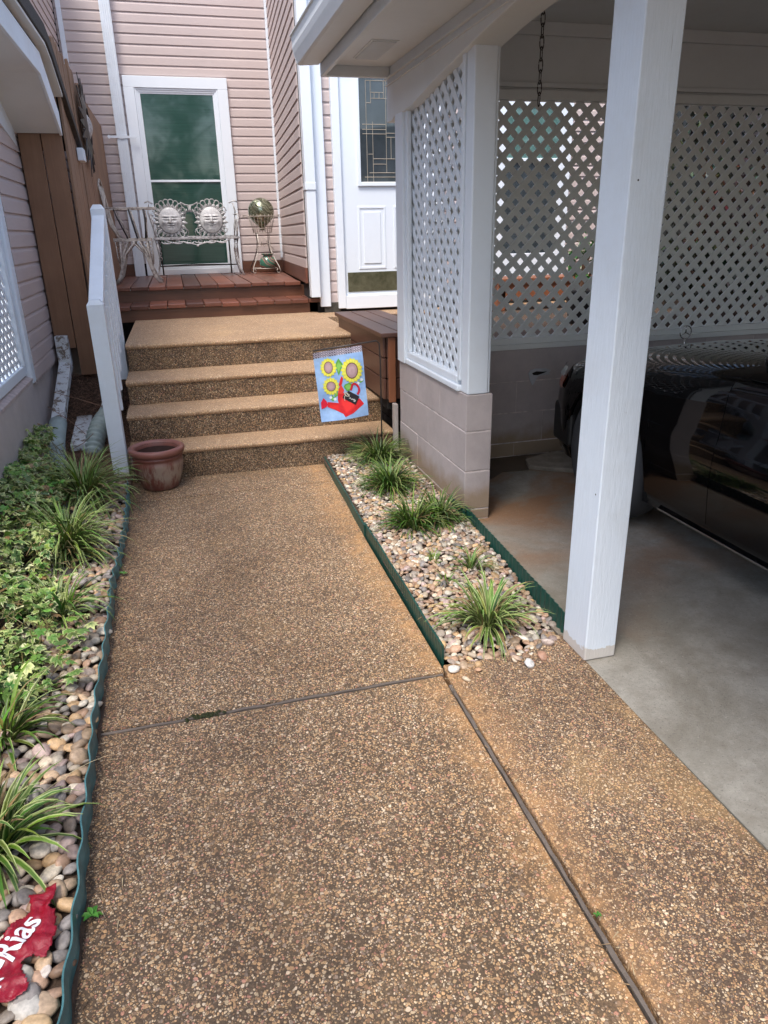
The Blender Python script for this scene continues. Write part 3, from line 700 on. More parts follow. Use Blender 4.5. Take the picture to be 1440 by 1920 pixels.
# downspouts and corrugated drain pipes at the foot of the left wall
def corr(b, pts, r):
    P = [Vector(p) for p in pts]; out = []; rs = []
    for i in range(len(P) - 1):
        n = max(2, int((P[i + 1] - P[i]).length / .006))
        for k in range(n): out.append(P[i].lerp(P[i + 1], k / n))
    for k in range(len(out)): rs.append(r * (1 + .15 * math.sin(k * 1.05)))
    b.tube(out, rs, 14)
def bez(a, b_, c, n=8): return [tuple((Vector(a) * (1 - t) ** 2 + Vector(b_) * 2 * t * (1 - t) + Vector(c) * t * t)) for t in [i / n for i in range(n + 1)]]
dd = thing('drain_pipe', 'peeling white downspout running into corrugated pipe against the left wall', 'drain pipe', (-.9, 5.6, .1))
b = MB()
def sq(b, p, q, w_, h_):
    p, q = Vector(p), Vector(q); ax = (q - p).normalized(); ay = ax.cross(Vector((0, 0, 1))).normalized(); az = ax.cross(ay)
    b.obox((p + q) / 2, ax, ay, az, (q - p).length / 2, w_ / 2, h_ / 2)
b.box(-.935, -.845, 5.95, 6.02, .50, .75); sq(b, (-.89, 5.97, .53), (-.895, 5.22, .245), .085, .07)
b.build('downspout', M['peel'], dd, bevel=.006)
b = MB(); b.tube(bez((-.895, 5.24, .255), (-.90, 5.08, .19), (-.90, 5.0, .12), 6), .058, 14); corr(b, bez((-.90, 5.06, .16), (-.89, 4.95, .08), (-.86, 4.72, .05)), .05)
corr(b, [(-.86, 4.72, .05), (-.80, 4.3, .04), (-.74, 3.8, .04)], .045)
b.build('corrugated_pipe', M['pipe'], dd, smooth=True)
dd = thing('drain_pipe', 'white downspout bending into a ribbed grey green elbow beside the stair railing', 'drain pipe', (-.65, 5.4, .1))
b = MB(); sq(b, (-.54, 5.72, .36), (-.585, 5.42, .26), .10, .075); b.build('downspout', M['peel'], dd, bevel=.006)
b = MB(); b.tube([(-.585, 5.42, .262), (-.61, 5.33, .235)], .062, 14); corr(b, bez((-.605, 5.34, .24), (-.66, 5.16, .20), (-.68, 5.02, .06), 10), .058); b.build('corrugated_pipe', M['pipe'], dd, smooth=True)
b = MB(); sq(b, (-.77, 5.62, .19), (-.76, 5.05, .12), .11, .05); tag(b.build('loose_pipe', M['peel'], bevel=.006), 'loose length of peeling white pipe half buried in needles between the two drains', 'pipe')

# ------------------------------------------------------------------ stair railing at the left of the steps
rl = thing('stair_railing', 'white painted timber railing with two capped posts left of the steps', 'railing', (-.47, 4.65, 0))
def post(name, x0, x1, y0, y1, z0, z1):
    b = MB(); c = .012; b.box(x0, x1, y0, y1, z0, z1 - .03)
    vs = [(x0, y0, z1 - .03), (x1, y0, z1 - .03), (x1, y1, z1 - .03), (x0, y1, z1 - .03), (x0 + .02, y0 + .02, z1), (x1 - .02, y0 + .02, z1), (x1 - .02, y1 - .02, z1), (x0 + .02, y1 - .02, z1)]
    b.add(vs, [(4, 5, 6, 7), (0, 1, 5, 4), (1, 2, 6, 5), (2, 3, 7, 6), (3, 0, 4, 7)]); return b.build(name, M['white_v'], rl, bevel=.003)
post('post', -.520, -.428, 4.60, 4.69, -.05, 1.10); post('post', -.515, -.423, 5.65, 5.74, .45, 1.645)
b = MB(); b.prism([(4.66, 1.03), (5.70, 1.545), (5.70, 1.60), (4.66, 1.088)], -.512, -.430, 'x'); b.build('top_rail', M['white'], rl, bevel=.005)
b = MB(); b.prism([(4.69, .95), (5.65, 1.42), (5.65, 1.51), (4.69, 1.025)], -.490, -.452, 'x'); b.prism([(4.69, .28), (5.65, .85), (5.65, .95), (4.69, .36)], -.490, -.452, 'x'); b.build('rail', M['white'], rl, bevel=.004)
for k in range(5):
    y = 4.81 + k * .165; zb = .33 + (y - 4.69) * .59; zt = .98 + (y - 4.69) * .5
    B(-.4515, -.425, y, y + .038, zb, zt).build('baluster', M['white'], rl, bevel=.003)

# ------------------------------------------------------------------ planter box right of the steps
pb = thing('planter_box', 'dark brown stained timber planter box beside the steps, right of the flag', 'planter box', (1.42, 5.2, .38))
b = MB()
for x0, x1 in ((1.215, 1.345), (1.352, 1.475), (1.482, 1.60)): b.box(x0, x1, 4.52, 5.98 , .800, .828)
b.build('lid', M['plant_box'], pb, bevel=.005)
b = MB()
for z0, z1 in ((.665, .797), (.530, .660), (.39, .525)): b.box(1.240, 1.262, 4.575, 5.95, z0, z1); b.box(1.263, 1.59, 4.56, 4.58, z0, z1)
b.build('side_boards', M['plant_box'], pb, bevel=.006)
B(1.268, 1.314, 4.535, 4.559, .375, .799).build('corner_strip', M['box_post'], pb, bevel=.003)
B(1.27, 1.60, 4.585, 5.94, .32, .795).build('lining', M['dark'], pb)
b = MB(); b.box(1.283, 1.310, 4.475, 4.53, .02, .374); tag(b.build('wooden_stake', paint_white('pale_stake', (.40, .34, .31), .5), bevel=.004), 'pale narrow stake standing under the planter box against the block wall', 'stake')

# ------------------------------------------------------------------ terracotta pot
pt = thing('flower_pot', 'empty weathered red glazed pot at the foot of the steps beside the white railing', 'flower pot', (-.235, 4.40, 0))
def potprof(): return [(.0, .004), (.100, .004), (.108, .012), (.122, .05), (.138, .10), (.148, .15), (.150, .178), (.142, .188), (.150, .196), (.150, .206), (.143, .214)]
MB().lathe(potprof(), -.235, 4.40, 56).build('body', M['pot'], pt, smooth=True)
MB().lathe([(.143, .212), (.158, .220), (.166, .236), (.164, .252), (.152, .260), (.132, .256), (.124, .244), (.122, .225)], -.235, 4.40, 56).build('rim', M['rim_pot'], pt, smooth=True)
MB().lathe([(.124, .245), (.124, .20), (.118, .13), (0, .13)], -.235, 4.40, 48).build('lining', plain('pot_inside', (.075, .038, .030), .8, var=.35), pt, smooth=True)

# ------------------------------------------------------------------ garden flag
fl = thing('garden_flag', 'garden flag with three sunflowers and a red watering can on a thin black stand', 'flag', (1.147, 4.30, 0))
MB().tube([(1.147, 4.30, -.05), (1.147, 4.30, .70), (1.142, 4.30, .800), (1.125, 4.30, .816), (.735, 4.300, .778)], .0045, 8).build('pole', M['dark_metal'], fl, smooth=True)
TL, TR, BLc, BRc = Vector((.730, 0, .767)), Vector((1.030, 0, .796)), Vector((.763, 0, .341)), Vector((1.063, 0, .363))
def fuv(u, v, off=0):
    p = TL.lerp(TR, u).lerp(BLc.lerp(BRc, u), v)
    wav = .010 * math.sin(u * 5 + v * 2.2) * v + .004 * math.sin(v * 9 + u * 3)
    return (p.x, 4.292 + wav - off, p.z)
def fpx(x, y):      # sketch coordinates of the print -> u, v
    ax, ay, bx, by = 860, -175, 165, 1240; dx, dy = x - 150, y - 235; det = ax * by - ay * bx
    return ((dx * by - dy * bx) / det, (ax * dy - ay * dx) / det)
n1, n2 = 60, 90; vs = []; cs = []
def fcol(u, v):
    q = Vector((u * 4, v * 5, 3)); a = noise.noise(q) * .5 + .5
    if v < .085:
        i, j = int(u * 42), int(v * 60); return (.55, .50, .58) if (i + j) % 2 else (.03, .02, .045)
    c = Vector((.20, .36, .68)).lerp(Vector((.38, .56, .82)), a); return tuple(c)
for j in range(n2 + 1):
    for i in range(n1 + 1): vs.append(fuv(i / n1, j / n2)); cs.append(fcol(i / n1, j / n2))
MB().add(vs, [(j * (n1 + 1) + i, j * (n1 + 1) + i + 1, (j + 1) * (n1 + 1) + i + 1, (j + 1) * (n1 + 1) + i) for j in range(n2) for i in range(n1)], cs).build('cloth', M['print'], fl, smooth=True)
def shape(b, pts, col, off, col2=None):
    c = [sum(p[0] for p in pts) / len(pts), sum(p[1] for p in pts) / len(pts)]
    rings = [1, .75, .5, .25]; vs = []; cs = []
    for r in rings:
        for p in pts: vs.append(fuv(*fpx(c[0] + (p[0] - c[0]) * r, c[1] + (p[1] - c[1]) * r), off)); cs.append(col if not col2 or r > .6 else col2)
    vs.append(fuv(*fpx(*c), off)); cs.append(col2 or col); n = len(pts)
    fs = [(k * n + i, k * n + (i + 1) % n, (k + 1) * n + (i + 1) % n, (k + 1) * n + i) for k in range(3) for i in range(n)] + [(3 * n + i, 3 * n + (i + 1) % n, 4 * n) for i in range(n)]
    b.add(vs, fs, cs)
b = MB(); G1 = (.10, .34, .05); RED = (.62, .012, .02)
def strokes(b, pts, wd, col, off):
    for p, q in zip(pts[:-1], pts[1:]):
        dx, dy = q[0] - p[0], q[1] - p[1]; L = math.hypot(dx, dy) or 1; nx, ny = -dy / L * wd, dx / L * wd
        b.add([fuv(*fpx(p[0] + nx, p[1] + ny), off), fuv(*fpx(q[0] + nx, q[1] + ny), off), fuv(*fpx(q[0] - nx, q[1] - ny), off), fuv(*fpx(p[0] - nx, p[1] - ny), off)], [(0, 1, 2, 3)], col)
for c in ([(600, 305), (560, 380), (545, 440), (590, 560), (610, 610), (640, 520), (680, 400)], [(720, 760), (700, 800), (760, 880), (830, 860), (870, 760), (800, 720)], [(540, 900), (590, 880), (610, 960), (540, 1010)], [(950, 690), (1070, 670), (1010, 720)], [(470, 1040), (520, 1080), (550, 1020), (500, 960)]):
    shape(b, c, G1, .0012, (.22, .50, .10))
for (x, y) in ((475, 1010), (550, 1035), (1025, 660), (965, 725)): shape(b, [(x + 26 * math.cos(t), y + 26 * math.sin(t)) for t in [i * PI / 5 for i in range(10)]], (.75, .80, .85), .0016)
shape(b, [(600, 930), (690, 900), (800, 1000), (1000, 1000), (1080, 1090), (880, 1270), (740, 1345), (700, 1290), (640, 1170), (600, 1050)], RED, .0016, (.80, .03, .03))
shape(b, [(420, 1095), (620, 1100), (700, 1290), (560, 1230), (420, 1185)], RED, .0018, (.70, .02, .02)); shape(b, [(345, 1025), (400, 1080), (425, 1140), (400, 1190), (315, 1235), (300, 1110)], (.66, .01, .04), .0020)
strokes(b, [(830, 860), (860, 740), (930, 745), (980, 810), (985, 870), (955, 930)], 20, (.52, .01, .03), .0018)
shape(b, [(655, 610), (685, 650), (665, 760), (610, 800), (625, 700)], (.70, .02, .02), .002); shape(b, [(600, 930), (610, 850), (650, 760), (710, 860), (690, 930)], (.74, .05, .04), .0020)
YE, YE2 = (.74, .66, .02), (.62, .70, .12)
for (x, y, rx, ry, R1, npt) in ((425, 475, 75, 102, 150, 15), (840, 505, 105, 137, 200, 18), (475, 805, 80, 85, 150, 15)):
    for k in range(npt):
        t = 2 * PI * k / npt; w1 = PI / npt * 1.25
        shape(b, [(x + rx * .9 * math.cos(t - w1), y + ry * .9 * math.sin(t - w1)), (x + (rx + R1) * .55 * math.cos(t - w1 * .9), y + (ry + R1 * 1.1) * .55 * math.sin(t - w1 * .9)), (x + R1 * math.cos(t), y + R1 * 1.12 * math.sin(t)), (x + (rx + R1) * .55 * math.cos(t + w1 * .9), y + (ry + R1 * 1.1) * .55 * math.sin(t + w1 * .9)), (x + rx * .9 * math.cos(t + w1), y + ry * .9 * math.sin(t + w1))], YE if k % 2 else YE2, .0024 + .0002 * (k % 3), (.80, .74, .10))
    ell = lambda q: [(x + rx * q * math.cos(t), y + ry * q * math.sin(t)) for t in [i * PI / 14 for i in range(28)]]
    shape(b, ell(1.04), (.10, .03, .02), .0032); shape(b, ell(.93), (.42, .27, .28), .0036, (.50, .34, .36))
b.build('printed_design', M['print'], fl, fix=False)
b = MB(); shape(b, [(790, 868), (990, 962), (918, 1112), (682, 1003), (700, 950)], (.012, .010, .014), .0044)
strokes(b, [(800, 1005), (820, 990), (835, 1010), (850, 1025), (862, 1005), (875, 1030), (890, 1010), (900, 1040), (915, 1025), (905, 1060), (880, 1045)], 5, (.6, .6, .6), .0050)
for k in range(3): strokes(b, [(760 + 44 * math.cos(t + k), 930 + 40 * math.sin(t * 1.3 + k)) for t in [i * .55 for i in range(12)]], 5, (.50, .47, .38), .0052 + k * .0002)
strokes(b, [(720, 960), (715, 1010), (725, 1050)], 5, (.6, .5, .42), .0052)
b.build('tag', M['print'], fl, fix=False)

# ------------------------------------------------------------------ plastic bed edging
def edging(name, mat, pts, h, amp, freq, label, th=.004, hv=.0, lean=.0, side=1, seed=1):
    r_ = random.Random(seed); P = [Vector((p[0], p[1])) for p in pts]; out = []
    for a, c in zip(P[:-1], P[1:]):
        n = max(2, int((c - a).length / .008)); out += [a.lerp(c, i / n) for i in range(n)]
    out.append(P[-1]); vs = []; s = 0
    for i, p in enumerate(out):
        t = (out[min(i + 1, len(out) - 1)] - out[max(i - 1, 0)]).normalized(); nn = Vector((-t.y, t.x)) * side
        if i: s += (out[i] - out[i - 1]).length
        o_ = amp * math.sin(s * freq * 2 * PI) + .008 * noise.noise(Vector((s * 3, seed, 0)))
        hh = h + hv * noise.noise(Vector((s * 4, seed * 2, 7))) + hv * .35 * math.sin(s * freq * 2 * PI)
        for q in (0, th):
            for z, l in ((-.05, 0), (hh * .5, lean * .4), (hh, lean)): vs.append((p.x + nn.x * (o_ + q + l), p.y + nn.y * (o_ + q + l), z))
    fs = []
    for i in range(len(out) - 1):
        a = i * 6; c = a + 6
        for j in (0, 1): fs += [(a + j, a + j + 1, c + j + 1, c + j), (a + 3 + j, c + 3 + j, c + 4 + j, a + 4 + j)]
        fs.append((a + 2, a + 5, c + 5, c + 2))
    fs += [(0, 3, 4, 1), (1, 4, 5, 2)]
    return tag(MB().add(vs, fs).build(name, mat, smooth=False), label, 'bed edging')
edging('bed_edging', M['teal'], [(-.340, .55), (-.360, 1.0), (-.372, 1.44), (-.386, 1.82), (-.398, 2.25), (-.402, 2.9)], .058, .0035, 7, 'near length of wavy teal plastic edging between the left gravel bed and the walkway', hv=.006, lean=.008, seed=2)
edging('bed_edging', M['teal'], [(-.411, 2.86), (-.402, 3.3), (-.398, 3.7), (-.406, 4.1), (-.418, 4.45)], .056, .005, 9, 'far length of wavy teal plastic edging ending at the white railing post', hv=.007, lean=.008, seed=5)
edging('bed_edging', M['green'], [(.765, 2.075), (.772, 2.6), (.785, 3.30)], .060, .0012, 30, 'near length of dark green edging along the right side of the walkway', hv=.004, seed=3, th=.008)
edging('bed_edging', M['green'], [(.773, 3.26), (.790, 3.8), (.812, 4.50)], .058, .0012, 30, 'far length of dark green edging beside the walkway, ending at the steps', hv=.004, seed=4, th=.008)
edging('bed_edging', M['green'], [(1.262, 2.12), (1.290, 2.6), (1.315, 3.1), (1.322, 3.28)], .086, .0040, 26, 'ribbed dark green edging between the right gravel bed and the carport floor', hv=.006, seed=6)
edging('bed_edging', M['green'], [(1.300, 3.24), (1.312, 3.50)], .082, .0040, 26, 'short ribbed green edging end lapped against the block pillar', hv=.004, seed=7)

# ------------------------------------------------------------------ river stones
PAL = [(.56, .46, .34), (.46, .33, .22), (.66, .57, .44), (.33, .26, .21), (.40, .25, .16), (.54, .38, .24), (.27, .24, .22), (.68, .61, .50), (.47, .30, .20), (.38, .32, .26), (.58, .38, .20), (.46, .34, .30)]
def ico(sub):
    bm = bmesh.new(); bmesh.ops.create_icosphere(bm, subdivisions=sub, radius=1); v = [x.co.copy() for x in bm.verts]; f = [[y.index for y in x.verts] for x in bm.faces]; bm.free(); return v, f
ICO = {2: ico(2), 3: ico(3)}
def stone(b, c, r, rnd, sub=2, col=None):
    v, f = ICO[sub]; s = rnd.random() * 100
    ax = Vector((rnd.uniform(.85, 1.35), rnd.uniform(.7, 1.0), rnd.uniform(.36, .62))) * r
    q = Matrix.Rotation(rnd.uniform(0, 6.28), 3, 'Z') @ Matrix.Rotation(rnd.gauss(0, .35), 3, 'X') @ Matrix.Rotation(rnd.gauss(0, .3), 3, 'Y')
    vs = []
    for p in v:
        k = 1 + .22 * noise.noise(p * 1.1 + Vector((s, 0, 0))) + .07 * noise.noise(p * 3 + Vector((0, s, 0)))
        vs.append(Vector(c) + q @ Vector((p.x * ax.x * k, p.y * ax.y * k, p.z * ax.z * k)))
    if col is None:
        col = rnd.choice(PAL); k = rnd.uniform(.50, 1.12); col = tuple(min(.8, x * k) for x in col)
    b.add(vs, f, col)
def inside(poly, x, y):
    c = False
    for (a, b_), (d_, e) in zip(poly, poly[1:] + poly[:1]):
        if (b_ > y) != (e > y) and x < (d_ - a) * (y - b_) / (e - b_) + a: c = not c
    return c
def gravel(name, label, poly, hfun, r0, r1, seed, cover=1.35, rfun=None):
    rnd = random.Random(seed); b = MB(); xs = [p[0] for p in poly]; yy = [p[1] for p in poly]
    area = (max(xs) - min(xs)) * (max(yy) - min(yy)); grid = {}; n = 0
    tries = int(area / (((r0 + r1) / 2) ** 2 * 3.14) * cover * 3)
    for _ in range(tries):
        x, y = rnd.uniform(min(xs), max(xs)), rnd.uniform(min(yy), max(yy))
        if not inside(poly, x, y): continue
        r = rnd.uniform(r0, r1) * (1.25 if rnd.random() < .12 else 1) * (rfun(x, y) if rfun else 1)
        key = (int(x / .04), int(y / .04)); ok = True; lvl = 0
        for i in (-1, 0, 1):
            for j in (-1, 0, 1):
                for (px, py, pr, pl_) in grid.get((key[0] + i, key[1] + j), ()):
                    dd_ = math.hypot(px - x, py - y)
                    if dd_ < (pr + r) * .52: ok = False; break
                    if dd_ < (pr + r) * .9: lvl = max(lvl, 1)
                if not ok: break
            if not ok: break
        if not ok: continue
        grid.setdefault(key, []).append((x, y, r, lvl)); n += 1
        stone(b, (x, y, hfun(x, y) + r * .30 + lvl * r * .28), r, rnd)
    o = b.build(name, M['pebble'], smooth=True, fix=False); return tag(o, label, 'gravel', kind='stuff')
RB = [(.775, 2.10), (.79, 2.9), (.81, 3.6), (.83, 4.50), (1.30, 4.50), (1.31, 3.3), (1.255, 2.2), (1.22, 2.10), (1.05, 2.0), (.93, 2.02), (.80, 2.0)]
LB = [(-.375, .80), (-.40, 1.5), (-.415, 2.2), (-.43, 3.0), (-.43, 4.5), (-.75, 4.6), (-.80, 3.6), (-.85, 2.5), (-.85, 1.6), (-.72, .8)]
rh = lambda x, y: -.012 + .035 * max(0, min(1, (y - 2.15) / .6)) + (.03 * max(0, (y - 3.4)) if y > 3.4 else 0)
lh = lambda x, y: .006 + .05 * max(0, (-.5 - x)) + .012 * noise.noise(Vector((x * 4, y * 4, 0)))
def mound(x, y): return lh(x, y) + .06 * max(0, min(1, (y - 4.3) / .8)) + .33 * max(0, min(1, (y - 5.15) / .9)) ** 1.3
def bed(name, poly, hf, off):
    xs = [p[0] for p in poly]; yy = [p[1] for p in poly]; nx, ny = 24, 90; b = MB(); vs = []
    X0, X1, Y0, Y1 = min(xs), max(xs), min(yy), max(yy)
    for j in range(ny + 1):
        for i in range(nx + 1):
            x, y = lerp(X0, X1, i / nx), lerp(Y0, Y1, j / ny); vs.append((x, y, hf(x, y) + off + .006 * noise.noise(Vector((x * 30, y * 30, 1)))))
    fs = []
    for j in range(ny):
        for i in range(nx):
            x, y = lerp(X0, X1, (i + .5) / nx), lerp(Y0, Y1, (j + .5) / ny)
            if inside(poly, x, y): a = j * (nx + 1) + i; fs.append((a, a + 1, a + nx + 2, a + nx + 1))
    b.add(vs, fs).build(name, M['soil'], kind='structure', smooth=True)
bed('garden_soil', [(.765, 2.10), (.80, 4.53), (1.318, 4.53), (1.318, 3.25), (1.26, 2.14)], rh, -.004)
bed('garden_soil', [(-.36, -.5), (-.36, 1.0), (-.40, 2.2), (-.42, 4.6), (-.42, 6.25), (-.99, 6.25), (-.97, 4.5), (-.97, -.5)], lambda x, y: mound(x, y), -.004)
gravel('river_gravel', 'tan and pink river gravel filling the bed between the walkway and the carport', RB, rh, .0092, .0158, 11, rfun=lambda x, y: 1.18 - .10 * min(2, max(0, y - 2.1)))
gravel('river_gravel', 'river gravel in the left bed under the grasses and ivy', LB, lh, .014, .025, 12, rfun=lambda x, y: 1.15 - .10 * min(2.5, max(0, y - 1.2)))
# single stones one can point at
rnd = random.Random(21)
STN = [(-.470, 1.175, .030, (.42, .38, .32), 'rough grey cobble right below the torn red bag'), (-.452, 1.128, .034, (.46, .43, .38), 'large pale grey cobble below the torn bag beside the teal edging'),
       (-.428, 1.190, .024, (.58, .50, .43), 'smooth pale pink oval stone between the bag and the teal edging'), (-.455, 1.060, .026, (.40, .33, .25), 'brown round stone in the front left corner of the gravel'),
       (-.423, 1.085, .022, (.52, .36, .20), 'orange brown stone touching the teal edging at the front'), (-.478, 1.010, .026, (.55, .46, .32), 'cream stone nearest the viewer in the left bed'),
       (.775, 2.000, .019, (.60, .56, .50), 'white stone lying where the two path joints meet'), (.795, 1.935, .0125, (.52, .42, .30), 'small tan stone on the right walkway below the corner stone'),
       (1.040, 1.955, .020, (.56, .55, .53), 'white grey stone spilled on the walkway near the white post'), (1.105, 1.985, .019, (.36, .20, .13), 'brown stone spilled on the walkway closest to the white post'),
       (1.015, 2.000, .016, (.50, .36, .26), 'pinkish stone behind the white grey stone near the post'), (.855, 1.975, .014, (.50, .30, .18), 'small orange stone spilled left of the striped grass'), (1.165, 2.060, .020, (.52, .42, .36), 'tan stone lying against the foot of the white post')]
for (x, y, r, c, lab) in STN:
    b = MB(); stone(b, (x, y, r * .5 + (.012 if x < 0 else 0)), r, rnd, 3, c); tag(b.build('river_stone', M['pebble'], smooth=True, fix=False), lab, 'stone', 'loose river stones')

# ------------------------------------------------------------------ grasses
def blade(b, base, az, L, lean, wd, rnd, cols, droop=1.3, segs=7):
    dr_ = Vector((math.cos(az), math.sin(az), 0)); sd = Vector((-math.sin(az), math.cos(az), 0)); p = Vector(base); el = PI / 2 - lean
    vs = []; cs = []; tw = rnd.uniform(-.4, .4)
    for i in range(segs + 1):
        t = i / segs; w_ = wd * (1 - t ** 2.2) * (.55 + .45 * min(1, t * 4)) + .0004
        s_ = sd * math.cos(tw * t) + Vector((0, 0, 1)) * math.sin(tw * t)
        fold = Vector((0, 0, -w_ * .35))
        vs += [p - s_ * w_, p - s_ * w_ * .45 + fold, p + s_ * w_ * .45 + fold, p + s_ * w_]
        k = .75 + .35 * t; g = tuple(x * k for x in cols[0]); e_ = tuple(x * (.8 + .2 * t) for x in cols[1]); cs += [e_, g, g, e_]
        p = p + (dr_ * math.cos(el) + Vector((0, 0, 1)) * math.sin(el)) * (L / segs)
        el -= droop / segs * (.4 + 1.2 * t)
    fs = [(i * 4 + j, i * 4 + j + 1, i * 4 + 5 + j, i * 4 + 4 + j) for i in range(segs) for j in range(3)]
    b.add(vs, fs, cs)
GRN = [(.085, .165, .022), (.055, .115, .016), (.150, .240, .035), (.110, .185, .038)]
def clump(name, label, x, y, z, n, L, wd, var, seed, cat='grass clump', spread=.04, group='variegated grass clumps', tall=0, dark=1.0):
    rnd = random.Random(seed); b = MB()
    for i in range(n):
        az = rnd.uniform(0, 2 * PI); r = spread * math.sqrt(rnd.random()); g = rnd.choice(GRN); g = tuple(q * rnd.uniform(.70, 1.35) * dark for q in g)
        e_ = (.48, .54, .22) if rnd.random() < var else tuple(q * 1.25 for q in g)
        if rnd.random() < .08: g = (.24, .16, .07); e_ = (.30, .22, .12)
        blade(b, (x + r * math.cos(az), y + r * math.sin(az), z - .01), az + rnd.gauss(0, .5), L * rnd.uniform(.55, 1.15), abs(rnd.gauss(.58, .36)) - tall, wd * rnd.uniform(.7, 1.2), rnd, (g, e_), droop=rnd.uniform(1.2, 2.8))
    o = b.build(name, M['leafv'], fix=False); return tag(o, label, cat, group)
CL = [(1.120, 4.30, .05, 380, .29, .0045, .45, 'dense grass clump in the right bed nearest the steps, below the flag'),
      (1.055, 3.80, .04, 360, .29, .0045, .20, 'dark green grass clump in the middle of the right bed row'),
      (1.010, 3.22, .03, 260, .25, .0044, .15, 'dark green grass clump nearest the block pillar, left half'),
      (1.165, 3.27, .03, 220, .24, .0044, .25, 'grass clump touching the ribbed green edging beside the pillar'),
      (1.000, 2.24, .02, 150, .235, .0066, .95, 'cream striped grass clump near the foot of the white post'),
      (-.640, 4.12, .06, 360, .37, .0060, .85, 'large striped grass clump at the railing post beside the red pot'),
      (-.640, 3.40, .05, 320, .33, .0060, .80, 'striped grass clump between the ivy and the teal edging, second from the pot'),
      (-.600, 2.78, .04, 80, .25, .0056, .75, 'thin striped grass clump mixed with ivy halfway along the left bed'),
      (-.670, 2.02, .03, 130, .25, .0062, .45, 'green grass clump below the ivy near the path joint'),
      (-.600, 1.56, .03, 120, .26, .0085, .85, 'broad leaved striped grass clump just behind the torn red bag')]
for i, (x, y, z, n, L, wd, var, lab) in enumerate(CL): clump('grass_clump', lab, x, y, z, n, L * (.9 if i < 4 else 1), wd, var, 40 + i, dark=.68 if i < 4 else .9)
for i, (x, y, n, L, lab) in enumerate(((1.120, 2.70, 60, .15, 'small tuft of grass in the middle of the right gravel bed'), (.985, 2.82, 20, .09, 'tiny tuft of grass left of the small grass tuft'), (.965, 2.60, 16, .085, 'tiny upright grass sprout nearest the striped clump'))):
    clump('grass_tuft', lab, x, y, .02, n, L, .0036, .2, 70 + i, 'grass tuft', .016, 'small grass tufts', .1)
# purple flower spike
b = MB(); rnd = random.Random(8); b.tube([(-.66, 1.70, .03), (-.655, 1.69, .16), (-.650, 1.685, .26)], .0022, 5, (.10, .12, .07))
for i in range(120):
    t = rnd.random(); a = rnd.uniform(0, 6.28); r = .011 * (1.1 - t * .6); c = Vector((-.650 + r * math.cos(a), 1.685 + r * math.sin(a), .19 + t * .085)); q = rnd.uniform(.0025, .0042)
    b.add([c + Vector(p) * q for p in ((1, 0, 0), (0, 1, 0), (-1, 0, 0), (0, -1, 0), (0, 0, 1.3), (0, 0, -1))], [(0, 1, 4), (1, 2, 4), (2, 3, 4), (3, 0, 4), (1, 0, 5), (2, 1, 5), (3, 2, 5), (0, 3, 5)], (rnd.uniform(.18, .34), rnd.uniform(.12, .22), rnd.uniform(.36, .55)))
tag(b.build('flower_spike', M['leafv'], fix=False), 'purple flower spike at the left edge above the gravel', 'flower')

# ------------------------------------------------------------------ ivy
def ivy_leaf(b, c, s, az, tilt, rnd, roll=0):
    out = []
    for a, r in ((-2.6, .55), (-2.0, .62), (-1.55, .80), (-1.15, .52), (-.75, .98), (-.40, .62), (0, 1.25), (.40, .62), (.75, .98), (1.15, .52), (1.55, .80), (2.0, .62), (2.6, .55), (PI, .22)):
        out.append((r * math.cos(a), r * math.sin(a)))
    q = Matrix.Rotation(az, 3, 'Z') @ Matrix.Rotation(tilt, 3, 'Y') @ Matrix.Rotation(roll, 3, 'X')
    g = rnd.choice([(.105, .180, .035), (.14, .225, .045), (.17, .25, .07), (.075, .140, .030)]); s *= rnd.choice((.55, .8, 1, 1, 1.15)); g = tuple(x * rnd.uniform(.8, 1.3) for x in g)
    e_ = rnd.choice([(.50, .54, .22), (.42, .48, .17), (.58, .58, .32)]) if rnd.random() < .72 else tuple(x * 1.3 for x in g)
    if rnd.random() < .04: g = (.20, .12, .05); e_ = (.26, .17, .08)
    vs = []; cs = []; cup = rnd.uniform(-.05, .40); wx = rnd.uniform(.8, 1.2)
    for k, cc in ((1, e_), (.72, g if rnd.random() < .8 else e_)):
        for x, y in out: vs.append(Vector(c) + q @ (Vector((x * k * wx, y * k, -cup * (x * x + y * y) * k + .07 * math.sin(y * 5 + x * 4 + cup * 40))) * s)); cs.append(cc)
    vs.append(Vector(c) + q @ Vector((0, 0, .03 * s))); cs.append(g); n = len(out)
    b.add(vs, [(i, (i + 1) % n, (i + 1) % n + n, i + n) for i in range(n)] + [(n + i, n + (i + 1) % n, 2 * n) for i in range(n)], cs)
def ivy_h(x, y):
    return .065 + .24 * max(0, min(1, (-.56 - x) / .30)) * (.35 + .65 * max(0, min(1, (y - 2.3) / 1.2))) + .05 * noise.noise(Vector((x * 4, y * 4, 2)))
b = MB(); rnd = random.Random(14); n = 0
while n < 3300:
    y = rnd.uniform(2.15, 4.85); x = rnd.uniform(-1.02, -.54)
    lim = -.58 - .03 * math.sin(y * 3.1) - (.14 if y > 3.7 else 0) - (.10 if 2.95 < y < 3.7 else 0)
    if x > lim and rnd.random() > .07: continue
    if y > 4.3 and x > -.86: continue
    if noise.noise(Vector((x * 6, y * 6, 9))) < -.38: continue
    ivy_leaf(b, (x, y, ivy_h(x, y) + rnd.uniform(-.05, .035)), rnd.uniform(.020, .036), rnd.gauss(-.5, 1.1), rnd.gauss(.25, .4), rnd, rnd.gauss(0, .35)); n += 1
for i in range(60):
    t = rnd.random(); ivy_leaf(b, (-.955 + rnd.uniform(-.01, .03), 4.55 + rnd.gauss(0, .10) * (1 - t), .22 + .17 * t), rnd.uniform(.012, .020), rnd.gauss(0, 1), rnd.gauss(.9, .3), rnd)
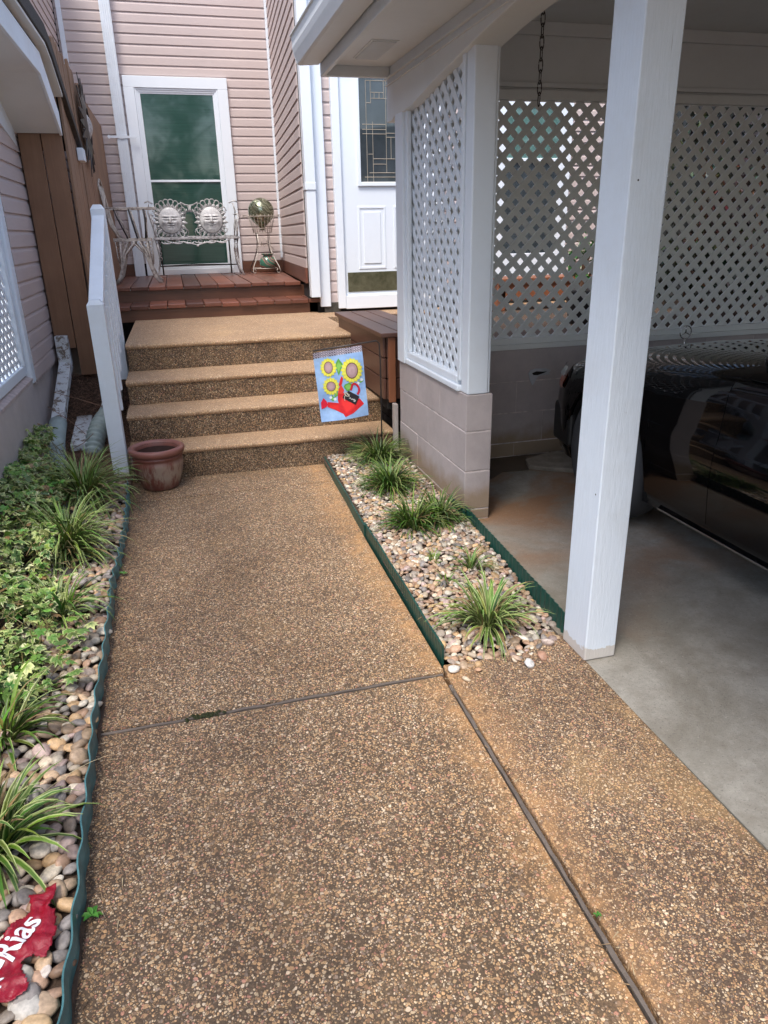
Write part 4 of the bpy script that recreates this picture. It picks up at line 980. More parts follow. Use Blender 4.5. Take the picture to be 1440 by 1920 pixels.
for i in range(60): ivy_leaf(b, (rnd.uniform(-.62, -.46), rnd.uniform(2.2, 2.85), .06 + rnd.uniform(0, .05)), rnd.uniform(.020, .034), rnd.gauss(0, 1.3), rnd.gauss(.2, .3), rnd)
for i in range(190):
    y = rnd.uniform(2.2, 4.7); x = rnd.uniform(-.95, -.55); p = [(x, y, ivy_h(x, y) - .03)]
    for k in range(4): x += rnd.uniform(-.03, .05); y += rnd.uniform(-.05, .05); p.append((x, y, ivy_h(x, y) + rnd.uniform(-.01, .03)))
    b.tube(p, .0019, 4, (.16, .13, .05))
tag(b.build('ivy', M['leafv'], fix=False), 'variegated green and cream ivy covering the ground along the left wall', 'ivy', kind='stuff')
# brown litter, needles and twigs
b = MB(); rnd = random.Random(15)
for i in range(8000):
    y = rnd.uniform(4.6, 6.2); x = rnd.uniform(-.97, -.45); h = mound(x, y) + .028 * rnd.random(); a = rnd.uniform(0, 6.28); L = rnd.uniform(.02, .06); e = rnd.gauss(0, .25)
    p = Vector((x, y, h)); q = p + Vector((math.cos(a), math.sin(a), e)) * L; s = Vector((-math.sin(a), math.cos(a), 0)) * .0021
    b.add([p - s, p + s, q + s * .4, q - s * .4], [(0, 1, 2, 3)])
tag(b.build('needle_litter', M['needles'], fix=False), 'dry brown needles heaped around the drain pipes under the plank screen', 'litter', kind='stuff')
b = MB()
for pts in ([(-.93, 5.5, .42), (-.75, 5.3, .40), (-.60, 5.2, .36), (-.50, 5.12, .30)], [(-.85, 5.0, .10), (-.70, 4.85, .20), (-.62, 4.75, .28)], [(-.95, 5.3, .36), (-.80, 5.1, .30), (-.70, 5.0, .22)]): b.tube(pts, .0022, 5)
tag(b.build('twigs', M['needles']), 'thin dry twigs lying across the white drain pipe', 'twigs')
b = MB(); rnd = random.Random(77)
for i in range(420):
    if rnd.random() < .55: x = -.38 + abs(rnd.gauss(0, .05)); y = rnd.uniform(.9, 4.3)
    elif rnd.random() < .4: x = rnd.gauss(.73, .02); y = rnd.uniform(.8, 2.0)
    else: x = rnd.uniform(-.38, 1.2); y = rnd.uniform(.8, 4.4)
    if x > .75 and y > 1.95: continue
    a = rnd.uniform(0, 6.28); L = rnd.uniform(.006, .03); s_ = Vector((-math.sin(a), math.cos(a), 0)) * rnd.uniform(.0006, .0018); p = Vector((x, y, .0025)); q = p + Vector((math.cos(a), math.sin(a), rnd.uniform(0, .12))) * L
    c = rnd.choice([(.30, .20, .11), (.12, .07, .04), (.42, .33, .20), (.07, .05, .03)]); b.add([p - s_, p + s_, q + s_ * .4, q - s_ * .4], [(0, 1, 2, 3)], c)
tag(b.build('path_litter', M['leafv'], fix=False), 'bits of dry needles and chaff scattered on the walkway', 'litter', kind='stuff')
# small weeds on the walkway
def weed(x, y, s, label, seed, n=6):
    b = MB(); rnd = random.Random(seed)
    for i in range(n):
        a = 2 * PI * i / n + rnd.uniform(-.3, .3); pts = [(0, 0), (.35, .28), (.7, .24), (1.1, 0), (.7, -.24), (.35, -.28)]; vs = []
        for px, py in pts: vs.append((x + s * (px * math.cos(a) - py * math.sin(a)), y + s * (px * math.sin(a) + py * math.cos(a)), .008 + s * .55 * math.sin(min(1, px) * 2.4) + i * .0015))
        b.add(vs, [(0, 1, 2, 3), (0, 3, 4, 5)], (.07 * rnd.uniform(.8, 1.2), .20, .035))
    tag(b.build('weed', M['leafv'], fix=False), label, 'weed', 'small weeds in the joints')
weed(-.345, 1.315, .022, 'bright green four leaved weed against the teal edging near the torn bag', 1)
weed(.737, 1.0, .010, 'tiny green weed growing in the wood strip joint', 2, 5)
weed(-.385, 3.15, .018, 'small pale weed outside the teal edging halfway up the path', 3, 5)
weed(1.135, 2.92, .035, 'leafy green weed with upright leaves in the right gravel bed', 4, 7)
b = MB(); rnd = random.Random(3); blade(b, (-.50, 1.72, .05), -.25, .24, .9, .0028, rnd, ((.42, .34, .20), (.50, .42, .28)), droop=.5)
tag(b.build('dry_blade', M['leafv'], fix=False), 'dry straw coloured grass blade reaching over the teal edging', 'grass blade')

# ------------------------------------------------------------------ torn red plastic bag
bg_ = thing('plastic_bag', 'torn red plastic bag with white lettering lying on the left gravel', 'plastic bag', (-.45, 1.26, .04))
OUT = [(-.480, 1.378), (-.452, 1.372), (-.446, 1.392), (-.422, 1.392), (-.424, 1.350), (-.431, 1.329), (-.416, 1.318), (-.408, 1.262), (-.413, 1.230), (-.424, 1.206), (-.446, 1.220), (-.468, 1.214), (-.462, 1.190), (-.447, 1.160), (-.442, 1.140), (-.470, 1.128), (-.520, 1.130), (-.60, 1.13), (-.60, 1.20), (-.530, 1.265), (-.492, 1.318), (-.470, 1.335), (-.474, 1.352)]
def bagz(x, y): return .052 + .010 * noise.noise(Vector((x * 22, y * 22, 4))) + .006 * noise.noise(Vector((x * 55, y * 55, 1)))
b = MB(); g = .004; X0, Y0 = -.60, 1.125; nx, ny = 52, 70; idx = {}; vs = []; fs = []
for j in range(ny):
    for i in range(nx):
        if inside(OUT, X0 + (i + .5) * g, Y0 + (j + .5) * g):
            q = []
            for a, c in ((i, j), (i + 1, j), (i + 1, j + 1), (i, j + 1)):
                if (a, c) not in idx:
                    x, y = X0 + a * g, Y0 + c * g; idx[(a, c)] = len(vs); vs.append((x + .0016 * noise.noise(Vector((x * 300, y * 300, 0))), y + .0016 * noise.noise(Vector((x * 300, y * 300, 5))), bagz(x, y)))
                q.append(idx[(a, c)])
            fs.append(tuple(q))
b.add(vs, fs); o = b.build('film', M['bag'], bg_, smooth=True); md = o.modifiers.new('thick', 'SOLIDIFY'); md.thickness = .0006
def lettering(txt, size, origin, ang, name, mat, parent, zf, sx=1.0):
    cu = bpy.data.curves.new('t', 'FONT'); cu.body = txt; cu.size = size; cu.resolution_u = 4; cu.offset = size * .022
    t = bpy.data.objects.new('t', cu); COL.objects.link(t); dg = bpy.context.evaluated_depsgraph_get(); me = bpy.data.meshes.new_from_object(t.evaluated_get(dg))
    bpy.data.objects.remove(t); bm = bmesh.new(); bm.from_mesh(me); bmesh.ops.triangulate(bm, faces=bm.faces)
    bmesh.ops.subdivide_edges(bm, edges=bm.edges, cuts=2)
    ca, sa = math.cos(ang), math.sin(ang)
    for v in bm.verts:
        x, y = v.co.x * sx, v.co.y; X, Y = origin[0] + x * ca - y * sa, origin[1] + x * sa + y * ca; v.co = Vector((X, Y, zf(X, Y)))
    bm.to_mesh(me); bm.free()
    off = Vector((0, 0, 0)); p = parent
    while p is not None: off += p.location; p = p.parent
    me.transform(Matrix.Translation(-off)); me.materials.clear(); me.materials.append(mat)
    o = bpy.data.objects.new(name, me); COL.objects.link(o); o.parent = parent; return o
lettering('-Rias', .076, (-.4985, 1.196), math.radians(60), 'lettering', M['ink'], bg_, lambda x, y: bagz(x, y) + .0026, .80)
lettering('I-N', .045, (-.497, 1.135), math.radians(84), 'lettering', M['ink'], bg_, lambda x, y: bagz(x, y) + .0022, .7)

# ------------------------------------------------------------------ sun bench, chair, gazing ball on the porch
def sunface(parent, c, r, mat):
    """round relief face with closed eyes, facing -Y"""
    nr, na = 30, 72; vs = []; cs = []
    g = lambda x, z, cx, cz, sx, sz: math.exp(-((x - cx) / sx) ** 2 - ((z - cz) / sz) ** 2)
    for i in range(nr + 1):
        for k in range(na):
            q = i / nr; t = 2 * PI * k / na; x, z = q * math.cos(t), q * math.sin(t) * 1.08
            h = .30 * math.sqrt(max(0, 1 - q * q)) + .24 * g(x, z, 0, .0, .10, .22) + .13 * g(x, z, 0, -.14, .16, .09)
            h += .14 * g(x, z, -.45, -.15, .26, .24) + .14 * g(x, z, .45, -.15, .26, .24) + .09 * g(x, z, 0, -.74, .22, .16)
            for s in (-1, 1):
                h += .08 * g(x, z, s * .36, .13, .19, .07) - .10 * g(x, z, s * .36, .02, .22, .03) + .08 * g(x, z, s * .36, .32 + .0, .26, .05) - .07 * g(x, z, s * .36, .23, .26, .04)
            h += .10 * g(x, z, 0, -.36, .26, .05) + .10 * g(x, z, 0, -.50, .22, .05) - .12 * g(x, z, 0, -.43 + .12 * x * x * 4, .34, .025) - .10 * g(x, z, 0, -.26, .20, .04)
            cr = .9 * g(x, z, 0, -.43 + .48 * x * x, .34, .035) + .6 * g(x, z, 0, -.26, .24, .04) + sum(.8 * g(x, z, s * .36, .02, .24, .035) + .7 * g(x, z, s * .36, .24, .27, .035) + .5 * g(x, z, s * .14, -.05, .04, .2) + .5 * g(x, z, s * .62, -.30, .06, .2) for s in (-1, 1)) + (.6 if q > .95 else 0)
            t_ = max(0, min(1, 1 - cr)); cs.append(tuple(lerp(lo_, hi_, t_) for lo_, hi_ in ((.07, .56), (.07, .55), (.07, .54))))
            vs.append((c[0] + x * r, c[1] - h * r * 1.1, c[2] + z * r))
    b = MB(); b.add(vs, [(i * na + k, i * na + (k + 1) % na, (i + 1) * na + (k + 1) % na, (i + 1) * na + k) for i in range(nr) for k in range(na)], cs)
    f = b.build('sun_face', M['patina'], parent, smooth=True)
    b = MB()
    for k in range(22):
        t = 2 * PI * k / 22 + .14; L = r * (1.48 if k % 2 else 1.34); w1 = r * .15; a0 = r * .98
        ca, sa = math.cos(t), math.sin(t); P = lambda a, e, h: (c[0] + a * ca - e * sa, c[1] + .004 - h, c[2] + (a * sa + e * ca) * 1.05)
        vs = [P(a0, -w1 * .7, 0), P(lerp(a0, L, .45), -w1, 0), P(L, 0, .0), P(lerp(a0, L, .45), w1, 0), P(a0, w1 * .7, 0), P(a0, 0, .012), P(lerp(a0, L, .45), 0, .014)]
        b.add(vs, [(0, 1, 6, 5), (5, 6, 3, 4), (1, 2, 6), (6, 2, 3)]); b.add([(x, y + .010, z) for x, y, z in vs[:5]], [(0, 1, 2, 3, 4)])
    b.build('rays', mat, f)
    bu, bl_ = MB(), MB()
    for k in range(22):
        t = 2 * PI * (k + .5) / 22 + .14; b = bu if math.sin(t) > 0 else bl_
        if abs(math.sin(t)) < .45: continue
        cc = (c[0] + r * 1.38 * math.cos(t), c[1], c[2] + r * 1.42 * math.sin(t))
        b.tube([(cc[0] + r * (.24 * math.cos(s) * abs(math.sin(t)) + .0), cc[1], cc[2] + r * .26 * math.sin(s)) for s in [PI * i / 7 * (1 if math.sin(t) > 0 else -1) for i in range(8)]], r * .045, 6)
        for s in (-1, 1): b.tube([(cc[0] + s * r * .24, cc[1], cc[2]), (c[0] + r * 1.02 * math.cos(t), c[1], c[2] + r * 1.08 * math.sin(t))], r * .035, 5)
    bu.build('upper_scallops', mat, f); bl_.build('lower_scallops', mat, f)
    return f
MA = M['metal_aged']
bn = thing('garden_bench', 'aged silver metal bench with two smiling sun faces in its backrest', 'bench', (.28, 9.3, .984))
for x in (.005, .476): sunface(bn, (x, 9.44, 1.606), .137, MA)
b = MB(); r = .009
b.tube([(-.21, 9.46, 1.79), (-.235, 9.46, 1.70), (-.20, 9.46, 1.55), (-.17, 9.46, 1.42)], r, 7); b.tube([(.745, 9.46, 1.79), (.765, 9.46, 1.70), (.745, 9.46, 1.55), (.735, 9.46, 1.42)], r, 7)
b.tube([(-.26, 9.46, 1.80), (-.22, 9.46, 1.815), (-.17, 9.46, 1.79)], r, 6); b.tube([(.80, 9.46, 1.80), (.76, 9.46, 1.815), (.70, 9.46, 1.79)], r, 6)
b.tube([(.14, 9.46, 1.80), (.19, 9.46, 1.775), (.24, 9.46, 1.765), (.29, 9.46, 1.775), (.34, 9.46, 1.80)], r, 6)
b.prism([(.215, 1.77), (.265, 1.77), (.255, 1.73), (.275, 1.695), (.205, 1.695), (.225, 1.73)], 9.452, 9.466, 'y')
for s, cx in ((1, .24), (-1, .24)):
    b.tube([(cx - s * .035, 9.46, 1.73), (cx - s * .045, 9.46, 1.70), (cx - s * .085, 9.46, 1.60), (cx - s * .075, 9.46, 1.53), (cx - s * .040, 9.46, 1.48), (cx - s * .045, 9.46, 1.44), (cx - s * .085, 9.46, 1.425), (cx - s * .11, 9.46, 1.46), (cx - s * .09, 9.46, 1.50)], .0075, 6)
b.tube([(-.20, 9.46, 1.425), (.755, 9.46, 1.425)], .008, 6)
b.build('back_frame', MA, bn, smooth=True)
b = MB()
for k in range(7): b.box(-.19, .75, 9.08 + k * .052, 9.115 + k * .052, 1.408, 1.420)
b.box(-.20, .76, 9.06, 9.075, 1.395, 1.422); b.build('seat', MA, bn, bevel=.003)
b = MB()
for k in range(6):
    x = -.06 + k * .124; b.tube([(x + .055 * math.cos(t), 9.07, 1.375 - .022 * math.sin(t * 1) ) for t in [PI * i / 8 for i in range(9)]], .006, 6)
    b.tube([(x + .022 * math.cos(t), 9.07, 1.375 + .014 * math.sin(t)) for t in [2 * PI * i / 10 for i in range(10)]], .004, 5, closed=True)
b.tube([(-.08, 9.07, 1.395), (.0, 9.07, 1.36), (.12, 9.07, 1.375), (.28, 9.07, 1.335), (.44, 9.07, 1.375), (.56, 9.07, 1.36), (.66, 9.07, 1.395)], .006, 6)
b.lathe([(0, 1.315), (.014, 1.322), (.014, 1.335), (0, 1.342)], .28, 9.07, 10)
b.build('apron_scroll', plain('pale_scroll', (.62, .62, .62), .5, var=.25, scale=30), bn, smooth=True)
for sx, x0 in ((-1, -.17), (1, .735)):
    for y0, sy in ((9.09, -1), (9.44, 1)):
        b = MB(); b.tube([(x0, y0, 1.40), (x0 - sx * .012, y0, 1.28), (x0 - sx * .005, y0, 1.14), (x0 + sx * .02, y0 + sy * .01, 1.05), (x0 + sx * .045, y0 + sy * .02, .993)], [.017, .014, .010, .010, .012], 7)
        if sy < 0:
            for k in range(4): b.tube([(x0 - sx * .02 + .018 * math.cos(t), y0, 1.36 - k * .055 + .022 * math.sin(t)) for t in [2 * PI * i / 9 for i in range(9)]], .0042, 5, closed=True)
        b.build('leg', MA, bn, smooth=True)
    b = MB(); b.tube([(x0 + sx * .02, 9.45, 1.66), (x0 + sx * .03, 9.28, 1.665), (x0 + sx * .03, 9.12, 1.655), (x0 + sx * .03, 9.08, 1.62), (x0 + sx * .01, 9.09, 1.50), (x0, 9.09, 1.42)], .011, 7)
    for k in range(5): b.tube([(x0 + sx * .015 + .0 * k, 9.13 + k * .06 + .024 * math.cos(t), 1.54 + .07 * math.sin(t)) for t in [2 * PI * i / 10 for i in range(10)]], .0045, 5, closed=True)
    b.build('armrest', MA, bn, smooth=True)
b = MB(); b.tube([(-.16, 9.44, 1.10), (.73, 9.44, 1.10)], .007, 6); b.tube([(-.16, 9.09, 1.115), (.2, 9.25, 1.12), (.73, 9.44, 1.10)], .006, 6); b.tube([(-.14, 9.42, 1.40), (-.14, 9.42, 1.0)], .010, 6); b.tube([(.66, 9.42, 1.40), (.66, 9.42, 1.0)], .010, 6)
b.build('stretcher', M['dark_metal'], bn, smooth=True)
# metal chair, seen from its side
MC = M['metal_cream']
chr_ = thing('metal_chair', 'weathered cream metal armchair in profile behind the white railing', 'chair', (-.40, 8.3, .984))
YA, YB = 8.06, 8.50
b = MB(); b.box(-.56, -.20, YA, YA + .016, 1.392, 1.424); b.box(-.56, -.20, YB - .016, YB, 1.392, 1.424); b.box(-.216, -.20, YA + .016, YB - .016, 1.392, 1.424)
for k in range(6): b.box(-.545 + k * .056, -.51 + k * .056, YA + .016, YB - .016, 1.400, 1.412)
b.build('seat', MC, chr_, bevel=.003)
b = MB()
for y in (YA + .01, YB - .01): b.tube([(-.50, y, 1.41), (-.57, y, 1.55), (-.60, y, 1.72), (-.625, y, 1.92)], .011, 7)
for k in range(8):
    y = lerp(YA + .04, YB - .04, k / 7); b.tube([(-.515, y, 1.43), (-.58, y + .01 * math.sin(k), 1.56), (-.605, y - .01, 1.72), (-.62, y, 1.86 + .05 * math.sin(k / 7 * PI))], .007, 6)
b.tube([(-.625, lerp(YA, YB, k / 8), 1.90 + .07 * math.sin(k / 8 * PI)) for k in range(9)], .010, 6)
b.tube([(-.60, YA + .22 + .10 * math.cos(t), 1.70 + .11 * math.sin(t)) for t in [2 * PI * i / 14 for i in range(14)]], .009, 6, closed=True)
b.build('backrest', MC, chr_, smooth=True)
for y in (YA, YB):
    b = MB(); b.box(-.60, -.13, y - .012, y + .012, 1.694, 1.708); b.build('armrest', MC, chr_, bevel=.003)
    b = MB(); b.tube([(-.52, y, 1.69), (-.50, y, 1.62), (-.42, y, 1.42)], .008, 6); b.tube([(-.38, y, 1.69), (-.355, y, 1.55), (-.33, y, 1.42)], .009, 6); b.tube([(-.24, y, 1.69), (-.235, y, 1.60), (-.25, y, 1.42)], .010, 6)
    b.build('arm_support', M['dark_metal'] if y == YA else MC, chr_, smooth=True)
for (x0, sx) in ((-.245, 1), (-.50, -1)):
    for y in (YA, YB):
        b = MB()
        for k in range(3):
            q = k * .035; b.tube([(x0 - sx * q * 2.0, y, 1.39), (x0 - sx * q * .6 + sx * .01, y, 1.27), (x0 + sx * (.02 - q * .2), y, 1.14), (x0 + sx * (.055 - q * .3), y, 1.05), (x0 + sx * (.105 - q * .35), y, .992)], .009, 6)
        for k in range(4): b.tube([(x0 - sx * .03, y, 1.37 - k * .035), (x0 + sx * .03, y, 1.36 - k * .035)], .004, 5)
        b.tube([(x0 + sx * .045, y, 1.39), (x0 + sx * .04, y, 1.25), (x0 + sx * .03, y, 1.16)], .005, 5)
        b.build('leg', MC, chr_, smooth=True)
# wire plant stand with gazing ball
sd_ = thing('plant_stand', 'curly wire plant stand in the porch corner', 'plant stand', (1.07, 9.42, .984))
CX, CY = 1.07, 9.42
def ring(b, z, r, tr): b.tube([(CX + r * math.cos(2 * PI * i / 28), CY + r * math.sin(2 * PI * i / 28), z) for i in range(28)], tr, 5, closed=True)
b = MB(); ring(b, 1.635, .165, .0045); ring(b, 1.50, .118, .004); ring(b, 1.452, .108, .004)
for i in range(22):
    t = 2 * PI * i / 22; b.tube([(CX + .165 * math.cos(t), CY + .165 * math.sin(t), 1.655), (CX + .118 * math.cos(t), CY + .118 * math.sin(t), 1.50), (CX + .108 * math.cos(t), CY + .108 * math.sin(t), 1.452)], .0028, 4)
for s in (-1, 1):
    for k in range(3): b.tube([(CX + s * (.185 + k * .016) + .012 * math.cos(t), CY, 1.640 + .014 * math.sin(t)) for t in [2 * PI * i / 9 for i in range(9)]], .003, 5, closed=True)
b.build('basket', M['wire'], sd_, smooth=True)
for i in range(4):
    t = PI / 4 + i * PI / 2; ca, sa = math.cos(t), math.sin(t); P = lambda r, z: (CX + r * ca, CY + r * sa, z); b = MB()
    b.tube([P(.105, 1.455), P(.095, 1.35), P(.11, 1.25), P(.16, 1.15), P(.215, 1.07), P(.235, 1.02), P(.215, .992), P(.185, 1.0), P(.18, 1.025), P(.195, 1.04)], .0055, 6); b.build('leg', plain('cream_wire', (.60, .55, .48), .45, var=.3, scale=30) if i > 1 else M['dark_metal'], sd_, smooth=True)
b = MB(); ring(b, 1.045, .15, .005)
for k in range(5): b.tube([(CX - .13, CY - .10 + k * .05, 1.045), (CX + .13, CY - .10 + k * .05, 1.045)], .003, 4)
b.build('shelf', M['wire'], sd_, smooth=True); b = MB()
for s in (-1, 1): b.tube([(CX + s * .11, CY - .10, 1.26), (CX + s * .05, CY - .10, 1.33), (CX, CY - .10, 1.30)], .004, 5); b.tube([(CX + s * .04, CY - .10, 1.30), (CX + s * .02, CY - .10, 1.40)], .004, 5)
b.build('scroll', M['wire'], sd_, smooth=True)
def swirl(name, c1, c2, c3, metal, scale):
    m = NT(name); wv = m.n('ShaderNodeTexWave'); wv.inputs['Scale'].default_value = scale; wv.inputs['Distortion'].default_value = 9; wv.inputs['Detail'].default_value = 2; wv.inputs['Detail Scale'].default_value = 1.2
    mp = m.n('ShaderNodeMapping'); mp.inputs['Rotation'].default_value = (.4, .9, .5); m.l(m.co, mp.inputs[0]); m.l(mp.outputs[0], wv.inputs[0])
    m.base(m.ramp(wv.outputs['Color'], [(.0, c1), (.45, c2), (.6, c3), (1, c1)])); m.rough(.10); m.b.inputs['Metallic'].default_value = metal; return m.m
b = MB(); prof = [(.0, 1.842)] + [(.155 * math.cos(a), 1.690 + .153 * math.sin(a)) for a in [PI / 2 - i * (PI / 2 + .75) / 18 for i in range(1, 19)]] + [(.07, 1.545), (.035, 1.515), (.026, 1.50), (.026, 1.48), (.0, 1.478)]
b.lathe(prof, CX, CY, 40); tag(b.build('gazing_ball', swirl('swirled_glass', (.22, .24, .15), (.55, .56, .44), (.025, .028, .018), .75, 6), smooth=True), 'shiny green gold swirled glass gazing ball resting in the wire plant stand', 'gazing ball')
b = MB(); b.lathe([(0, 1.052), (.085, 1.052), (.098, 1.075), (.100, 1.12), (.085, 1.165), (.055, 1.185), (.048, 1.195), (.078, 1.208), (.080, 1.214), (.05, 1.216), (.0, 1.20)], 1.10, 9.36, 32)
tag(b.build('urn', swirl('painted_urn', (.05, .14, .10), (.06, .18, .11), (.42, .13, .13), 0, 4), smooth=True), 'small round green urn with pink leaves under the gazing ball', 'urn')

# ------------------------------------------------------------------ black car in the carport
car = thing('parked_car', 'glossy black saloon parked nose in under the carport with a ring ornament on its hood', 'car', (2.92, 1.4, 0))
FY, CXc = 3.84, 2.915
def itp(t, x):
    for (a, u), (c, v) in zip(t[:-1], t[1:]):
        if a <= x <= c: return lerp(u, v, (x - a) / (c - a))
    return t[-1][1] if x > t[-1][0] else t[0][1]
HW = [(0, .66), (.03, .78), (.10, .845), (.25, .890), (.5, .902), (.9, .905), (1.6, .905), (3.6, .905), (4.3, .88), (4.65, .82), (4.8, .70)]
ZT = [(0, .60), (.03, .66), (.08, .715), (.18, .765), (.4, .805), (.8, .855), (1.2, .895), (1.5, .925), (1.8, .935), (3.8, .955), (4.4, .93), (4.72, .86), (4.8, .70)]
ZB = [(0, .22), (.25, .20), (1.0, .19), (4.0, .19), (4.5, .24), (4.8, .30)]
def section(u, ex=0):
    h, zt, zb = itp(HW, u) + ex, itp(ZT, u), itp(ZB, u); m = zt - .02
    return [(0, zb), (h - .12, zb), (h - .03, zb + .01), (h - .012, zb + .08), (h, .40), (h + .004, .50), (h - .004, .60), (h - .012, .615), (h - .030, m - .09), (h - .055, m - .035), (h - .10, m - .008), (h - .17, zt + .004), (h * .55, zt + .014), (h * .25, zt + .022), (0, zt + .026)]
us = sorted(set([0, .015, .03, .06, .1, .16, .25] + [i * .12 for i in range(3, 40)] + [4.72, 4.77, 4.8]))
b = MB(); ns = 15
for side in (-1, 1):
    vs = [(CXc + side * x, FY - u, z) for u in us for x, z in section(u)]
    fs = [(i * ns + j, i * ns + j + 1, (i + 1) * ns + j + 1, (i + 1) * ns + j) for i in range(len(us) - 1) for j in range(ns - 1)]
    fs += [tuple(range(ns)), tuple((len(us) - 1) * ns + j for j in range(ns))]; b.add(vs, fs)
bm = bmesh.new(); me = bpy.data.meshes.new('body'); off = car.location
me.from_pydata([tuple(Vector(v) - off) for v in b.v], [], b.f); bm.from_mesh(me); bmesh.ops.remove_doubles(bm, verts=bm.verts, dist=.0004)
bmesh.ops.recalc_face_normals(bm, faces=bm.faces); bm.to_mesh(me); bm.free(); me.materials.append(M['black'])
for p in me.polygons: p.use_smooth = len(p.vertices) < 6
body = bpy.data.objects.new('body', me); COL.objects.link(body); body.parent = car
WY = [FY - .68, FY - 3.62]
cut = MB()
for y in WY:
    for s in (-1, 1):
        xa, xb = CXc + s * .62, CXc + s * 1.2; n = 40
        vs = [(x, y + .372 * math.cos(2 * PI * k / n), .325 + .372 * math.sin(2 * PI * k / n)) for x in (xa, xb) for k in range(n)]
        cut.add(vs, [tuple(range(n)), tuple(range(2 * n - 1, n - 1, -1))] + [(k, k + n, (k + 1) % n + n, (k + 1) % n) for k in range(n)])
co = cut.build('cutter', M['black_trim'], car)
md = body.modifiers.new('arches', 'BOOLEAN'); md.object = co; md.operation = 'DIFFERENCE'; md.solver = 'EXACT'
bpy.context.view_layer.update(); dg = bpy.context.evaluated_depsgraph_get(); nm = bpy.data.meshes.new_from_object(body.evaluated_get(dg))
body.modifiers.clear(); body.data = nm; bpy.data.objects.remove(co)
for y in WY:
    for s in (-1, 1):
        xc = CXc + s * .80; whl = bpy.data.objects.new('wheel', None); COL.objects.link(whl); whl.parent = car; whl.location = Vector((xc, y, .32)) - car.location
        b = MB(); n = 48; prof = [(.10, .225), (.108, .25), (.104, .295), (.088, .322), (.04, .333), (-.04, .333), (-.085, .322), (-.1, .25), (-.1, .2)]
        vs = [(xc + s * a, y + r_ * math.cos(2 * PI * k / n), .32 + r_ * math.sin(2 * PI * k / n)) for a, r_ in prof for k in range(n)]
        b.add(vs, [(i * n + k, i * n + (k + 1) % n, (i + 1) * n + (k + 1) % n, (i + 1) * n + k) for i in range(len(prof) - 1) for k in range(n)]); b.build('tyre', M['rubber'], whl, smooth=True)
        b = MB(); prof = [(.098, .222), (.104, .215), (.085, .200), (.02, .19), (.0, .19)]
        vs = [(xc + s * a, y + r_ * math.cos(2 * PI * k / n), .32 + r_ * math.sin(2 * PI * k / n)) for a, r_ in prof for k in range(n)]
        b.add(vs, [(i * n + k, i * n + (k + 1) % n, (i + 1) * n + (k + 1) % n, (i + 1) * n + k) for i in range(len(prof) - 1) for k in range(n)])
        for k in range(8):
            t = 2 * PI * k / 8; e = Vector((0, math.cos(t), math.sin(t))); f2 = Vector((0, -math.sin(t), math.cos(t))); b.obox(Vector((xc + s * .075, y, .32)) + e * .115, e, f2, Vector((1, 0, 0)), .09, .022, .01)
        vs = [(xc + s * a, y + r_ * math.cos(2 * PI * k / 20), .32 + r_ * math.sin(2 * PI * k / 20)) for a, r_ in ((.07, .05), (.092, .045), (.098, .02), (.098, .0001)) for k in range(20)]
        b.add(vs, [(i * 20 + k, i * 20 + (k + 1) % 20, (i + 1) * 20 + (k + 1) % 20, (i + 1) * 20 + k) for i in range(3) for k in range(20)]); b.build('rim', M['rim'], whl)
        MB().prism([(y + .14 * math.cos(t), .32 + .14 * math.sin(t)) for t in [i * PI / 16 for i in range(32)]], xc - .02, xc + .02, 'x').build('brake_disc', M['black_trim'], whl)
# wheel wells
for y in WY:
    for s in (-1, 1):
        n = 24; x0, x1 = CXc + s * .625, CXc + s * .885; vs = [(x, y + .368 * math.cos(PI * k / n), .325 + .368 * math.sin(PI * k / n)) for x in (x0, x1) for k in range(n + 1)]
        MB().add(vs, [(k, k + 1, k + n + 2, k + n + 1) for k in range(n)] + [tuple(range(n + 1))]).build('wheel_well', M['black_trim'], car)
def side_panel(name, u0, u1, z0, z1, ex, mat, s, cut_u=None):
    b = MB(); nu, nz = (44 if callable(z0) else 14), 16; vs = []
    def sx(u, z):
        sec = section(u)[2:11]
        for (xa, za), (xc_, zc) in zip(sec[:-1], sec[1:]):
            if za <= z <= zc: return lerp(xa, xc_, (z - za) / max(1e-6, zc - za))
        return sec[-1][0] if z > sec[-1][1] else sec[0][0]
    for i in range(nu + 1):
        for j in range(nz + 1):
            u = lerp(u0, u1, i / nu); z = lerp(z0(u) if callable(z0) else z0, z1(u) if callable(z1) else z1, j / nz); vs.append((CXc + s * (sx(u, z) + ex), FY - u, z))
    k = nz + 1; N = len(vs); vs += list(vs); vs += [(x - s * (ex + .01), y, z) for x, y, z in vs[:N]]
    fs = [(i * k + j, (i + 1) * k + j, (i + 1) * k + j + 1, i * k + j + 1) for i in range(nu) for j in range(nz)]
    bd = [(0, j) for j in range(nz)] + [(i, nz) for i in range(nu)] + [(nu, nz - j) for j in range(nz)] + [(nu - i, 0) for i in range(nu)]
    for (a, c), (e, f) in zip(bd, bd[1:] + bd[:1]): p, q = a * k + c + N, e * k + f + N; fs.append((p, q, q + N, p + N))
    return b.add(vs, fs).build(name, mat, car, smooth=False)
